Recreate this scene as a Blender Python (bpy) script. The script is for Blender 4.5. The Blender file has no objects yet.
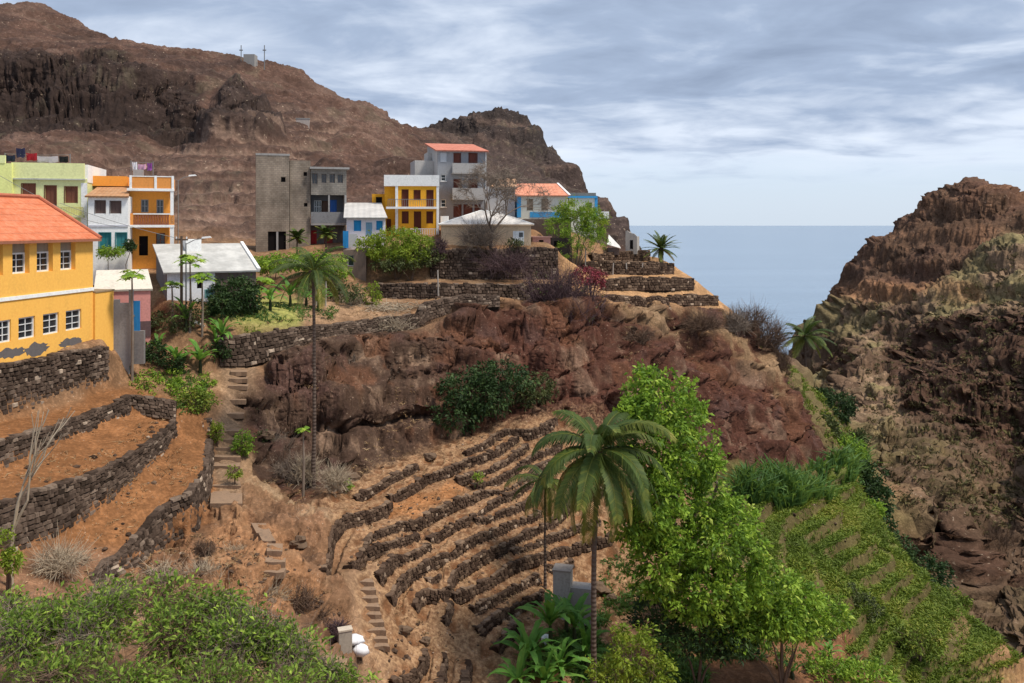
import bpy, math, random
import numpy as np
from mathutils import Vector, Matrix
from mathutils.bvhtree import BVHTree
from mathutils.geometry import delaunay_2d_cdt
random.seed(7); rng = np.random.default_rng(7)
R = math.radians
scene = bpy.context.scene
COL = scene.collection

# ---------------------------------------------------------------- camera
FP, CX, HY = 852.0, 512.0, 224.5          # focal length in pixels, principal column, horizon row
cam = bpy.data.cameras.new('camera'); camo = bpy.data.objects.new('camera', cam); COL.objects.link(camo)
cam.sensor_width = 36.0; cam.lens = 36.0 * FP / 1024; cam.shift_y = -(341.5 - HY) / 1024
cam.clip_start = 0.5; cam.clip_end = 200000
camo.location = (0, 0, 0); camo.rotation_euler = (R(90), 0, 0)
scene.camera = camo
scene.render.resolution_x, scene.render.resolution_y = 1024, 683

# ---------------------------------------------------------------- sky, sun, exposure
SUN_EL, SUN_AZ = R(60), R(108)            # azimuth clockwise from +Y: high on the right of the camera
world = bpy.data.worlds.new('World'); scene.world = world; world.use_nodes = True
def build_world():
    nt = world.node_tree; N = nt.nodes; L = nt.links; N.clear()
    def nd(t, **k):
        n = N.new(t)
        for a, v in k.items(): setattr(n, a, v)
        return n
    def mth(op, a, b=None, c=None):
        n = nd('ShaderNodeMath', operation=op)
        for i, v in enumerate((a, b, c)):
            if v is None: continue
            if isinstance(v, (int, float)): n.inputs[i].default_value = v
            else: L.new(v, n.inputs[i])
        return n.outputs[0]
    out = nd('ShaderNodeOutputWorld'); bg = nd('ShaderNodeBackground'); bg.inputs[1].default_value = 0.1
    sky = nd('ShaderNodeTexSky', sky_type='NISHITA', sun_disc=False, sun_elevation=SUN_EL, sun_rotation=SUN_AZ)
    sky.air_density = 1.0; sky.dust_density = 2.0
    tc = nd('ShaderNodeTexCoord'); sp = nd('ShaderNodeSeparateXYZ'); L.new(tc.outputs['Generated'], sp.inputs[0])
    z = mth('MAXIMUM', sp.outputs[2], 0.0)
    zz = mth('ADD', z, 0.15)
    cu = mth('DIVIDE', sp.outputs[0], zz); cv = mth('DIVIDE', sp.outputs[1], zz)
    cmb = nd('ShaderNodeCombineXYZ'); L.new(mth('MULTIPLY', cu, 0.8), cmb.inputs[0]); L.new(cv, cmb.inputs[1])
    def noise(scale, detail, rough, dist, off):
        m = nd('ShaderNodeMapping'); m.inputs['Location'].default_value = off; L.new(cmb.outputs[0], m.inputs[0])
        n = nd('ShaderNodeTexNoise'); n.inputs['Scale'].default_value = scale; n.inputs['Detail'].default_value = detail
        n.inputs['Roughness'].default_value = rough; n.inputs['Distortion'].default_value = dist
        L.new(m.outputs[0], n.inputs['Vector']); return n.outputs[0]
    n1 = noise(1.5, 6, 0.52, 0.9, (3.1, 1.7, 0)); n2 = noise(3.6, 5, 0.55, 0.4, (8.2, 4.4, 0)); n3 = noise(0.45, 3, 0.5, 0.2, (1.2, 9.4, 0))
    d = mth('ADD', mth('ADD', mth('ADD', mth('MULTIPLY', n1, 0.36), mth('MULTIPLY', n2, 0.22)), mth('MULTIPLY', n3, 0.26)), 0.115)   # about .56 mean
    # deck is bright low down and greyer overhead
    lo = nd('ShaderNodeMapRange'); lo.inputs[1].default_value = 0.07; lo.inputs[2].default_value = 0.24; L.new(z, lo.inputs[0])
    dd = mth('ADD', d, mth('MULTIPLY', lo.outputs[0], 0.11))
    cr = nd('ShaderNodeValToRGB'); L.new(dd, cr.inputs[0]); e = cr.color_ramp.elements
    e[0].position = 0.43; e[0].color = (8.4, 9.0, 9.9, 1)
    e[1].position = 0.78; e[1].color = (2.1, 2.7, 3.9, 1)
    k = e.new(0.53); k.color = (6.9, 7.7, 9.0, 1); k = e.new(0.63); k.color = (3.8, 4.7, 6.3, 1)
    # clear pale blue strip above the sea
    cl = nd('ShaderNodeMapRange', interpolation_type='SMOOTHSTEP'); cl.inputs[1].default_value = 0.035; cl.inputs[2].default_value = 0.095
    L.new(mth('ADD', z, mth('MULTIPLY', mth('SUBTRACT', n2, 0.5), 0.05)), cl.inputs[0])
    strip = nd('ShaderNodeValToRGB'); L.new(mth('MULTIPLY', z, 8.0), strip.inputs[0]); s = strip.color_ramp.elements
    s[0].position = 0.0; s[0].color = (7.6, 8.7, 10.0, 1); s[1].position = 0.6; s[1].color = (6.9, 8.3, 10.1, 1)
    mixa = nd('ShaderNodeMix', data_type='RGBA'); mixa.inputs[0].default_value = 0.25
    L.new(strip.outputs[0], mixa.inputs[6]); L.new(sky.outputs[0], mixa.inputs[7])
    mix = nd('ShaderNodeMix', data_type='RGBA'); L.new(cl.outputs[0], mix.inputs[0])
    L.new(mixa.outputs[2], mix.inputs[6]); L.new(cr.outputs[0], mix.inputs[7])
    L.new(mix.outputs[2], bg.inputs[0]); L.new(bg.outputs[0], out.inputs[0])
build_world()
sl = bpy.data.lights.new('sun', 'SUN'); sl.energy = 4.0; sl.angle = R(10); sl.color = (1.0, 0.93, 0.82)
so = bpy.data.objects.new('sun', sl); COL.objects.link(so)
sd = Vector((math.sin(SUN_AZ) * math.cos(SUN_EL), math.cos(SUN_AZ) * math.cos(SUN_EL), math.sin(SUN_EL)))
so.rotation_euler = sd.to_track_quat('Z', 'Y').to_euler(); so.location = (0, 0, 60)
scene.view_settings.view_transform = 'Standard'; scene.view_settings.look = 'None'
scene.view_settings.exposure = 0.14; scene.view_settings.gamma = 1.0
scene.cycles.max_bounces = 6; scene.cycles.diffuse_bounces = 3; scene.cycles.transparent_max_bounces = 4
scene.cycles.use_denoising = True

# ---------------------------------------------------------------- helpers
def P(px, py, Y): return ((px - CX) / FP * Y, Y, (HY - py) / FP * Y)
def tag(o, label=None, cat=None, group=None, kind=None):
    if label: o['label'] = label
    if cat: o['category'] = cat
    if group: o['group'] = group
    if kind or cat: o['kind'] = kind or 'thing'
    return o
def empty(name, loc, rz=0.0, label=None, cat=None, group=None):
    o = bpy.data.objects.new(name, None); o.empty_display_size = 0.3; COL.objects.link(o)
    o.location = loc; o.rotation_euler = (0, 0, rz)
    return tag(o, label, cat, group)
def link_mesh(name, me, mats, parent=None, loc=None):
    o = bpy.data.objects.new(name, me); COL.objects.link(o)
    for m in (mats if isinstance(mats, (list, tuple)) else [mats]): me.materials.append(m)
    if parent is not None: o.parent = parent
    if loc is not None: o.location = loc
    return o
def np_mesh(name, V, F, attrs=None, smooth=False, midx=None):
    """V (n,3) floats; F (m,k) ints (k=3 or 4); attrs: {name: (domain, array)} floats or colours"""
    V = np.asarray(V, np.float32); F = np.asarray(F, np.int32)
    me = bpy.data.meshes.new(name); k = F.shape[1]
    me.vertices.add(len(V)); me.vertices.foreach_set('co', V.ravel())
    me.loops.add(F.size); me.loops.foreach_set('vertex_index', F.ravel())
    me.polygons.add(len(F)); me.polygons.foreach_set('loop_start', np.arange(0, F.size, k, dtype=np.int32))
    if midx is not None: me.polygons.foreach_set('material_index', np.asarray(midx, np.int32))
    me.update(calc_edges=True)
    me.polygons.foreach_set('use_smooth', np.full(len(F), smooth))
    for nme, (dom, arr) in (attrs or {}).items():
        arr = np.asarray(arr, np.float32)
        if arr.ndim == 1: me.attributes.new(nme, 'FLOAT', dom).data.foreach_set('value', arr)
        else: me.attributes.new(nme, 'FLOAT_COLOR', dom).data.foreach_set('color', np.c_[arr, np.ones(len(arr))].astype(np.float32).ravel() if arr.shape[1] == 3 else arr.ravel())
    return me
class MB:
    """collects polygons (any size) for one part"""
    def __init__(s): s.v = []; s.f = []
    def add(s, vs, fs):
        b = len(s.v); s.v += [tuple(v) for v in vs]; s.f += [tuple(b + i for i in f) for f in fs]; return s
    def box(s, x0, y0, z0, x1, y1, z1):
        return s.add([(x0,y0,z0),(x1,y0,z0),(x1,y1,z0),(x0,y1,z0),(x0,y0,z1),(x1,y0,z1),(x1,y1,z1),(x0,y1,z1)],
                     [(0,3,2,1),(4,5,6,7),(0,1,5,4),(1,2,6,5),(2,3,7,6),(3,0,4,7)])
    def quad(s, a, b, c, d): return s.add([a,b,c,d], [(0,1,2,3)])
    def tube(s, pts, rad, n=6, cap=True):
        pts = [Vector(p) for p in pts]; m = len(pts)
        if not isinstance(rad, (list, tuple)): rad = [rad] * m
        b = len(s.v)
        for i, p in enumerate(pts):
            t = (pts[min(i+1, m-1)] - pts[max(i-1, 0)]).normalized()
            u = t.cross(Vector((0.31, 0.95, 0.02)) if abs(t.z) > 0.8 else Vector((0, 0, 1))).normalized(); w = t.cross(u)
            for k in range(n):
                a = 2 * math.pi * k / n; q = p + (u * math.cos(a) + w * math.sin(a)) * rad[i]; s.v.append(tuple(q))
        for i in range(m - 1):
            for k in range(n):
                s.f.append((b+i*n+k, b+i*n+(k+1) % n, b+(i+1)*n+(k+1) % n, b+(i+1)*n+k))
        if cap:
            s.f.append(tuple(b + k for k in range(n))[::-1]); s.f.append(tuple(b+(m-1)*n+k for k in range(n)))
        return s
    def prism(s, poly, h0, h1):       # plan polygon (x,y) extruded in z
        n = len(poly)
        vs = [(x, y, h0) for x, y in poly] + [(x, y, h1) for x, y in poly]
        return s.add(vs, [tuple(range(n))[::-1], tuple(range(n, 2*n))] + [(i, (i+1) % n, n+(i+1) % n, n+i) for i in range(n)])
    def slab(s, a, b, c, d, t):       # a,b,c,d top corners (ccw from above), thickness t along -normal
        a, b, c, d = map(Vector, (a, b, c, d)); nrm = (b-a).cross(d-a).normalized() * t
        return s.add([a, b, c, d, a-nrm, b-nrm, c-nrm, d-nrm], [(0,1,2,3),(7,6,5,4),(0,4,5,1),(1,5,6,2),(2,6,7,3),(3,7,4,0)])
    def build(s, name, m, parent=None, smooth=False, loc=None):
        me = bpy.data.meshes.new(name); me.from_pydata(s.v, [], s.f); me.update()
        if smooth: me.polygons.foreach_set('use_smooth', [True] * len(me.polygons))
        return link_mesh(name, me, m, parent, loc)

# value noise, vectorised
def _hash(ix, iy, iz, seed):
    h = (ix * 374761393 + iy * 668265263 + iz * 2147483647 + seed * 974634777) & 0xFFFFFFFF
    h = ((h ^ (h >> 13)) * 1274126177) & 0xFFFFFFFF
    h = ((h ^ (h >> 16)) * 2246822519) & 0xFFFFFFFF
    return ((h ^ (h >> 15)) & 0xFFFFFF) / float(0xFFFFFF)
def vnoise(p, freq, seed=0):
    q = np.asarray(p, np.float64) * freq; i = np.floor(q).astype(np.int64); f = q - i; f = f*f*f*(f*(f*6-15)+10)
    r = 0.0
    for dx in (0, 1):
        wx = f[:, 0] if dx else 1 - f[:, 0]
        for dy in (0, 1):
            wy = f[:, 1] if dy else 1 - f[:, 1]
            for dz in (0, 1):
                wz = f[:, 2] if dz else 1 - f[:, 2]
                r = r + wx*wy*wz*_hash(i[:, 0]+dx, i[:, 1]+dy, i[:, 2]+dz, seed)
    return r * 2 - 1
def fbm(p, freq, octv=4, gain=0.5, seed=0, ridged=False):
    r = np.zeros(len(p)); a = 1.0; tot = 0
    for o in range(octv):
        n = vnoise(p, freq * 2.03**o, seed + o * 17)
        if ridged: n = 1 - 2*np.abs(n)
        r += a * n; tot += a; a *= gain
    return r / tot
def worley(p, freq, seed=0):
    """cell value and distance to the cell border, jittered grid"""
    q = np.asarray(p, np.float64)*freq; i = np.floor(q).astype(np.int64); f = q-i
    d1 = np.full(len(q), 9.0); d2 = d1.copy(); cv = np.zeros(len(q))
    for dx in (-1, 0, 1):
        for dy in (-1, 0, 1):
            for dz in (-1, 0, 1):
                a, b, c = i[:, 0]+dx, i[:, 1]+dy, i[:, 2]+dz
                hx, hy, hz = _hash(a, b, c, seed), _hash(a, b, c, seed+5), _hash(a, b, c, seed+9)
                d = np.sqrt((dx+hx-f[:, 0])**2+(dy+hy-f[:, 1])**2+(dz+hz-f[:, 2])**2); m = d < d1
                d2 = np.where(m, d1, np.minimum(d2, d)); cv = np.where(m, _hash(a, b, c, seed+31), cv); d1 = np.where(m, d, d1)
    return cv*2-1, d2-d1
def smooth01(x, a, b):
    t = np.clip((x - a) / (b - a), 0, 1); return t*t*(3-2*t)
# ================================================================ terrain
# break lines of the land: (column, row, distance) as surveyed from the viewpoint -> world points; D() gives plain world points
PTS = []
def LN(*a): PTS.extend(P(*t) for t in a)
def D(*a): PTS.extend(a)
# near ledge and the drop behind it
D((-40,8,-9),(-14,8,-10),(-5,8,-11),(5,8,-13.5),(14,8,-16),(40,8,-22),(-42,22,-11),(-22,18,-11.6),(-12,18,-12.1),(-4,17,-13.2),
  (-30,25,-12),(-20,26,-12.2),(-14,26,-12.5),(-8,25,-12.9),(-4,23,-13.8),(-24,31,-15),(-15,33,-16.7),(-8,34,-18.2),(-3,33,-20),
  (2,30,-21.5),(8,36,-24.3),(15,36,-26.5),(25,38,-31),(45,38,-40),(70,30,-40),(0,20,-16.5),(8,20,-19),(20,20,-25))
# school base wall, three big terraces on the left
WL = {}
WL['S'] = ([(-60,372,46),(0,365,50),(60,354,54.5),(108,346,58.5)], [(-60,432,45.6),(0,420,49.6),(60,401,54.1),(107,386,58.1)])
WL['A'] = ([(-60,462,41.5),(0,441,45),(44,429,49),(88,414,53.5),(130,396,57.3)], [(-60,498,41.1),(0,471,44.6),(37,456,47.9),(84,434,52.6),(130,414,57)])
WL['B'] = ([(-60,530,37.5),(0,503,40.5),(20,496,42),(94,474,47),(148,444,52.5),(175,420,56.8)], [(-60,600,37),(0,557,40.1),(61,535,44),(85,518,45.8),(111,501,48.1),(148,468,52.0),(176,440,56.5)])
WL['C'] = ([(210,436,58.5),(206,468,54.2),(190,495,50.2),(168,503,49.6),(128,545,45.5),(88,575,42.5)], [(214,462,58.1),(209,496,53.8),(195,535,49.6),(172,549,49.1),(135,574,44.9),(95,590,42.1)])
D((-39,46,-8.2),(-45,60,-8.2),(-38,62,-8.2)); LN((0,600,37),(-60,650,34),(0,640,33.5),(70,610,38))
# cross walls and the garden at the far end of those terraces
WL['X1'] = ([(130,396,57.6),(176,402,58.4)], [(130,414,57.2),(176,420,57.6)])
WL['X2'] = ([(176,418,58.4),(212,418,59.8)], [(176,440,57.2),(212,436,58.9)])
LN((205,405,61),(150,382,64),(210,376,64.5),(130,367,66),(115,360,60),(118,385,59.4),(180,350,65),(200,342,65.6))
# path with steps
LN((240,372,65.3),(237,387,63.6),(229,420,61),(225,450,58.5),(226,500,53.5),(260,540,48.7),(290,560,46),(330,575,46.5),(358,570,47.6),(245,352,66.6),
   (245,395,67),(238,420,62),(236,450,58.8),(240,500,53.3),(262,440,60.5),(275,470,58.8))
LN((358,580,47.2),(376,648,44),(360,650,43),(385,690,42.6),(300,600,44),(250,575,44),(330,645,42),(200,590,42),(240,620,40))
# cliff edge and cliff foot
LN((246,382,65),(262,372,65.8),(285,359,66.8),(320,343,69),(370,334,73.2),(420,328,76),(470,308,79),(530,306,81),(600,302,85),(660,309,90),(720,314,96),(760,338,98),(790,385,98),(812,428,96))
LN((300,498,57.5),(345,486,60),(380,462,63.5),(430,440,67.5),(480,430,70),(540,416,73.5),(600,420,74.5),(660,440,75.5),(700,468,77),(760,480,79.5),(800,476,83.5),(850,478,88))
LN((300,440,64),(345,420,66),(400,400,70),(450,375,73),(520,362,76.5),(600,350,80),(660,370,82),(720,390,87),(760,405,89),(800,430,90.5))
# bowl
LN((337,519,52),(326,569,49),(345,495,58),(430,448,66.5),(553,420,72.5),(430,683,45),(400,683,43.5),(540,600,54),(600,600,57),(640,640,54),(560,665,48),(595,720,46),(500,683,46.5),
   (450,560,53.5),(400,560,51),(500,520,59),(480,620,50),(520,470,65))
# terraced slope on the right and its outer edge
LN((700,490,76.5),(740,500,74.5),(740,560,63),(760,660,52),(700,650,53),(800,540,71),(850,530,75),(850,600,62),(850,660,56),(900,620,66),(940,660,61),(950,690,59.5),(790,600,60),
   (880,522,82),(905,557,77),(940,592,72),(985,627,67),(1024,657,64),(1090,712,60))
# lower garden walls of the village
WL['D'] = ([(217,335,66.5),(233,337,67),(278,330,69),(309,327,71.5),(356,321,76.5),(420,313,79)], [(220,366,66.1),(245,366,66.5),(278,358,68.2),(309,344,70.9),(356,336,75.6),(420,328,78)])
WL['D2'] = ([(420,313,79.2),(425,303,80),(464,295,82),(500,296,82.6)], [(420,326,78.4),(427,320,79),(464,309,80.8),(500,306,81.6)])
WL['E'] = ([(375,284,86),(440,284,85),(540,285,88),(571,287,90)], [(375,298,85.6),(440,301,84.6),(540,303,87.5),(571,303,89.5)])
WL['F'] = ([(430,250,90.4),(500,249,92),(558,248,93.4)], [(430,279,90),(500,280,91.6),(558,279,93)])
LN((250,314,71),(330,302,79),(380,303,82),(168,303,67.2),(215,306,69),(250,306,71.5),(205,325,65.5),(230,322,67.5),(262,316,70.5),(295,314,72.5),(290,300,80),(260,300,80),(420,300,82),(365,285,88),(345,252,90),(365,252,90.3),(400,250,90.3),(400,279,89.8),
   (255,250,95),(345,247,95),(255,264,90),(340,266,89),(100,328,62),(150,328,64),(115,345,60.5),(60,300,62),(90,256,76),(130,258,78),(175,258,80),(60,222,80),(210,262,84),
   (480,248,93),(420,234,98),(255,245,106),(350,233,105),(450,222,108),(500,216,112),(530,220,104),(540,236,97),(575,232,106),(575,262,97),(590,248,101),(600,250,102))
# terraced tip of the spur
WL['W1'] = ([(592,254,100),(620,252,104),(650,251,106.5)], [(592,262,99.6),(620,261,103.6),(650,260,106)])
WL['W2'] = ([(571,265,97),(600,261,98),(642,262,99.5),(674,264,103)], [(571,276,96.6),(600,275,97.5),(642,275,99),(674,274,102.5)])
WL['W3'] = ([(602,280,94),(640,277,96),(667,278,98),(694,279,101)], [(602,290,93.6),(640,290,95.5),(667,290,97.5),(694,289,100.5)])
WL['W4'] = ([(605,295,90.5),(640,297,92.5),(668,300,94.5)], [(605,303,90.1),(640,308,92),(672,311,94)])
WL['W5'] = ([(652,297,95),(700,295,99),(718,297,102)], [(656,305,94.6),(700,305,98.5),(718,305,101.5)])
D((16,108,-5.5),(12,112,-4.5),(10,122,-6),(16,118,-10),(24,107,-9.5),(27,112,-16),(19,128,-22),(30,125,-30),(15,150,-45),(35,150,-60),(30,250,-155),(60,240,-140),(8,140,-18))
LN((770,345,107),(730,308,103),(800,374,116),(812,382,122),(850,425,109),(870,482,98),(893,556,83),(835,400,122))
D((46,124,-27),(36,122,-24),(30,140,-50),(48,150,-58),(32,112,-17.5))
# ravine and the cliff across it
D((39,58,-46),(41,72,-43),(42.5,84,-42.5),(44.5,97,-42),(47,110,-43),(50,125,-46),(55,160,-62),(65,210,-92),(85,290,-132),(100,360,-153),(60,300,-154),(150,440,-155),(100,480,-155),(60,40,-44),(40,480,-155))
LN((1010,632,85),(960,572,92),(900,500,105),(880,462,115),(860,420,132),(835,380,160),(818,345,215),(812,333,285),
   (1024,560,100),(1024,480,115),(1024,400,135),(1024,300,165),(1024,250,182),(1024,204,205),(960,520,102),(960,460,118),(960,400,138),(960,350,158),(960,300,182),(960,272,194),(960,235,206),(948,182,226),(966,166,225),(984,178,226),(1004,196,222),(945,184,226),
   (900,440,130),(900,390,155),(900,350,178),(900,312,198),(900,288,206),(905,252,218),(908,205,232),(918,196,230),(860,385,152),(860,345,185),(860,312,208),(860,296,213),(862,262,234),(882,238,230),(838,350,205),(840,318,222),(839,278,242),
   (1100,204,215),(1100,300,150),(1100,450,105),(1100,620,80),(1100,780,62),(1300,200,180),(1300,500,80),(1300,900,45))
D((140,236,-8),(126,258,-18),(106,266,-34),(97,272,-60),(150,232,2),(170,228,6),(130,330,-150),(170,340,-140),(230,300,-60),(115,300,-80),(260,500,-155),(300,200,0),(92,300,-70),(94,270,-25))
# mountain behind the village
LN((-100,215,100),(0,200,112),(100,206,116),(180,236,112),(250,238,116),(300,233,118),(400,218,128),(500,206,150),(560,216,140),(600,226,128),(618,236,125),
   (-100,165,140),(0,165,140),(0,138,180),(0,66,205),(0,34,250),(0,6,300),(-100,10,300),(34,5,300),(70,19,295),(84,29,290),(100,30,285),(150,43,280),(60,70,205),(60,138,180),(80,170,140),
   (120,68,206),(120,140,180),(120,185,140),(190,100,205),(190,145,180),(200,190,140),(200,53,275),(245,60,272),(286,60,272),(300,70,270),(320,86,270),(345,98,268),(375,111,268),(392,126,270),(420,134,280),
   (230,92,212),(232,130,178),(205,140,180),(262,128,182),(240,190,140),(300,170,160),(300,120,210),(345,150,190),(360,200,140),(380,165,190),(420,170,210),
   (430,215,190),(430,172,280),(430,126,370),(445,118,374),(460,117,376),(472,114,378),(480,116,378),(487,104,380),(500,100,382),(522,106,380),(536,131,372),(558,160,362),(576,170,356),(600,194,345),(616,218,335),(622,236,325),
   (480,150,350),(500,140,352),(530,160,345),(500,200,200),(500,170,290),(550,200,210),(560,185,300),(590,222,190),(600,215,250),(615,238,220))
D((30,330,-40),(48,345,-150),(44,260,-60),(34,190,-45),(28,160,-35),(52,300,-152),(-250,330,60),(-150,330,50),(-100,330,30),(-40,420,20),(0,460,20),(30,440,-30),(60,440,-155),(-400,480,30),(-60,480,0),(-200,480,20),(-250,200,40),(-150,100,5),(-120,60,-5),(-80,30,-9))
_have = np.array(PTS)
for t, b in WL.values():
    LN(*t); LN(*b)
PTS = np.array(PTS)

def tin():
    v2 = [Vector((float(x), float(y))) for x, y, z in PTS]
    edges = []
    n0 = len(_have); k = n0
    for t, b in WL.values():
        for ln in (t, b):
            edges += [(k+i, k+i+1) for i in range(len(ln)-1)]; k += len(ln)
    ov, oe, of, vmap, *_ = delaunay_2d_cdt(v2, edges, [], 0, 1e-3, True)
    zs = np.zeros(len(ov)); xy = np.array([tuple(p) for p in ov])
    for i, src in enumerate(vmap):
        if src: zs[i] = np.mean([PTS[j, 2] for j in src])
        else:                                      # crossing of two lines: nearest known heights
            d = np.hypot(PTS[:, 0]-xy[i, 0], PTS[:, 1]-xy[i, 1]); j = np.argsort(d)[:3]; zs[i] = np.average(PTS[j, 2], weights=1/(d[j]+.05))
    return xy, zs, of
TXY, TZ, TF = tin()

U0, U1, NC = (-120-CX)/FP, (1150-CX)/FP, 1020
YN, YF, NR = 13.0, 478.0, 900
US = np.linspace(U0, U1, NC); YS = np.exp(np.linspace(math.log(YN), math.log(YF), NR))
UG, YG = np.meshgrid(US, YS); XG = UG * YG; ZG = np.full(XG.shape, np.nan)
for f in TF:
    a, b, c = (np.array([TXY[i, 0], TXY[i, 1], TZ[i]]) for i in f)
    y0, y1 = min(a[1], b[1], c[1]), max(a[1], b[1], c[1])
    r0, r1 = np.searchsorted(YS, y0 - 1e-6), np.searchsorted(YS, y1 + 1e-6)
    if r1 <= r0: continue
    us = [p[0]/max(p[1], 1) for p in (a, b, c)]
    ys = [max(y0, YN), min(y1, YF)]
    xs0, xs1 = min(a[0], b[0], c[0]), max(a[0], b[0], c[0])
    c0 = np.searchsorted(US, min(xs0/ys[0], xs0/ys[1]) - 1e-6); c1 = np.searchsorted(US, max(xs1/ys[0], xs1/ys[1]) + 1e-6)
    if c1 <= c0: continue
    X, Y = XG[r0:r1, c0:c1], YG[r0:r1, c0:c1]
    den = (b[1]-c[1])*(a[0]-c[0]) + (c[0]-b[0])*(a[1]-c[1])
    if abs(den) < 1e-9: continue
    w0 = ((b[1]-c[1])*(X-c[0]) + (c[0]-b[0])*(Y-c[1]))/den; w1 = ((c[1]-a[1])*(X-c[0]) + (a[0]-c[0])*(Y-c[1]))/den; w2 = 1-w0-w1
    m = (w0 > -1e-5) & (w1 > -1e-5) & (w2 > -1e-5)
    ZG[r0:r1, c0:c1][m] = (w0*a[2]+w1*b[2]+w2*c[2])[m]
print('terrain holes', int(np.isnan(ZG).sum()))
def blur(z, n, ax):
    k = np.ones(2*n+1)/(2*n+1); p = [(0, 0), (0, 0)]; p[ax] = (n, n)
    return np.apply_along_axis(lambda r: np.convolve(r, k, 'valid'), ax, np.pad(z, p, 'edge'))
_bad = np.isnan(ZG); ZG[_bad] = -160.0
for _ in range(2): ZG = blur(blur(ZG, 1, 0), 2, 1)
# a rounder land away from the walled parts
_rock = blur(blur(blur(blur(ZG, 3, 0), 8, 1), 3, 0), 8, 1)
_far = smooth01(YG, 112, 130); _far = np.maximum(_far, smooth01(XG - (35+0.1*(YG-60)), 4, 10))
ZG = ZG*(1-_far) + _rock*_far

def grid_bvh(z, st=2):
    r = np.arange(0, NR, st); c = np.arange(0, NC, st); x = XG[np.ix_(r, c)]; y = YG[np.ix_(r, c)]; zz = z[np.ix_(r, c)]
    V = np.stack([x, y, zz], -1).reshape(-1, 3); nr, nc = len(r), len(c); i = np.arange(nr*nc).reshape(nr, nc)
    F = np.stack([i[:-1, :-1], i[:-1, 1:], i[1:, 1:], i[1:, :-1]], -1).reshape(-1, 4)
    return BVHTree.FromPolygons(V.tolist(), F.tolist())
BV0 = grid_bvh(ZG)
def hit(px, py, bv=None):
    p = (bv or BV).ray_cast(Vector((0, 0, 0)), Vector(((px-CX)/FP, 1, (HY-py)/FP)).normalized())[0]
    return p
def ground(x, y, bv=None):
    p = (bv or BV).ray_cast(Vector((x, y, 300)), Vector((0, 0, -1)))[0]
    return p.z if p else -20.0
def zat(z, x, y):
    """bilinear height of a grid at world (x, y) arrays"""
    x = np.asarray(x, float); y = np.asarray(y, float)
    cu = np.clip((x/y - U0)/(U1-U0)*(NC-1), 0, NC-1.001); rv = np.clip((np.log(y)-math.log(YN))/(math.log(YF)-math.log(YN))*(NR-1), 0, NR-1.001)
    ci = cu.astype(int); ri = rv.astype(int); fc = cu-ci; fr = rv-ri
    return (z[ri, ci]*(1-fc)+z[ri, ci+1]*fc)*(1-fr) + (z[ri+1, ci]*(1-fc)+z[ri+1, ci+1]*fc)*fr

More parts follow.
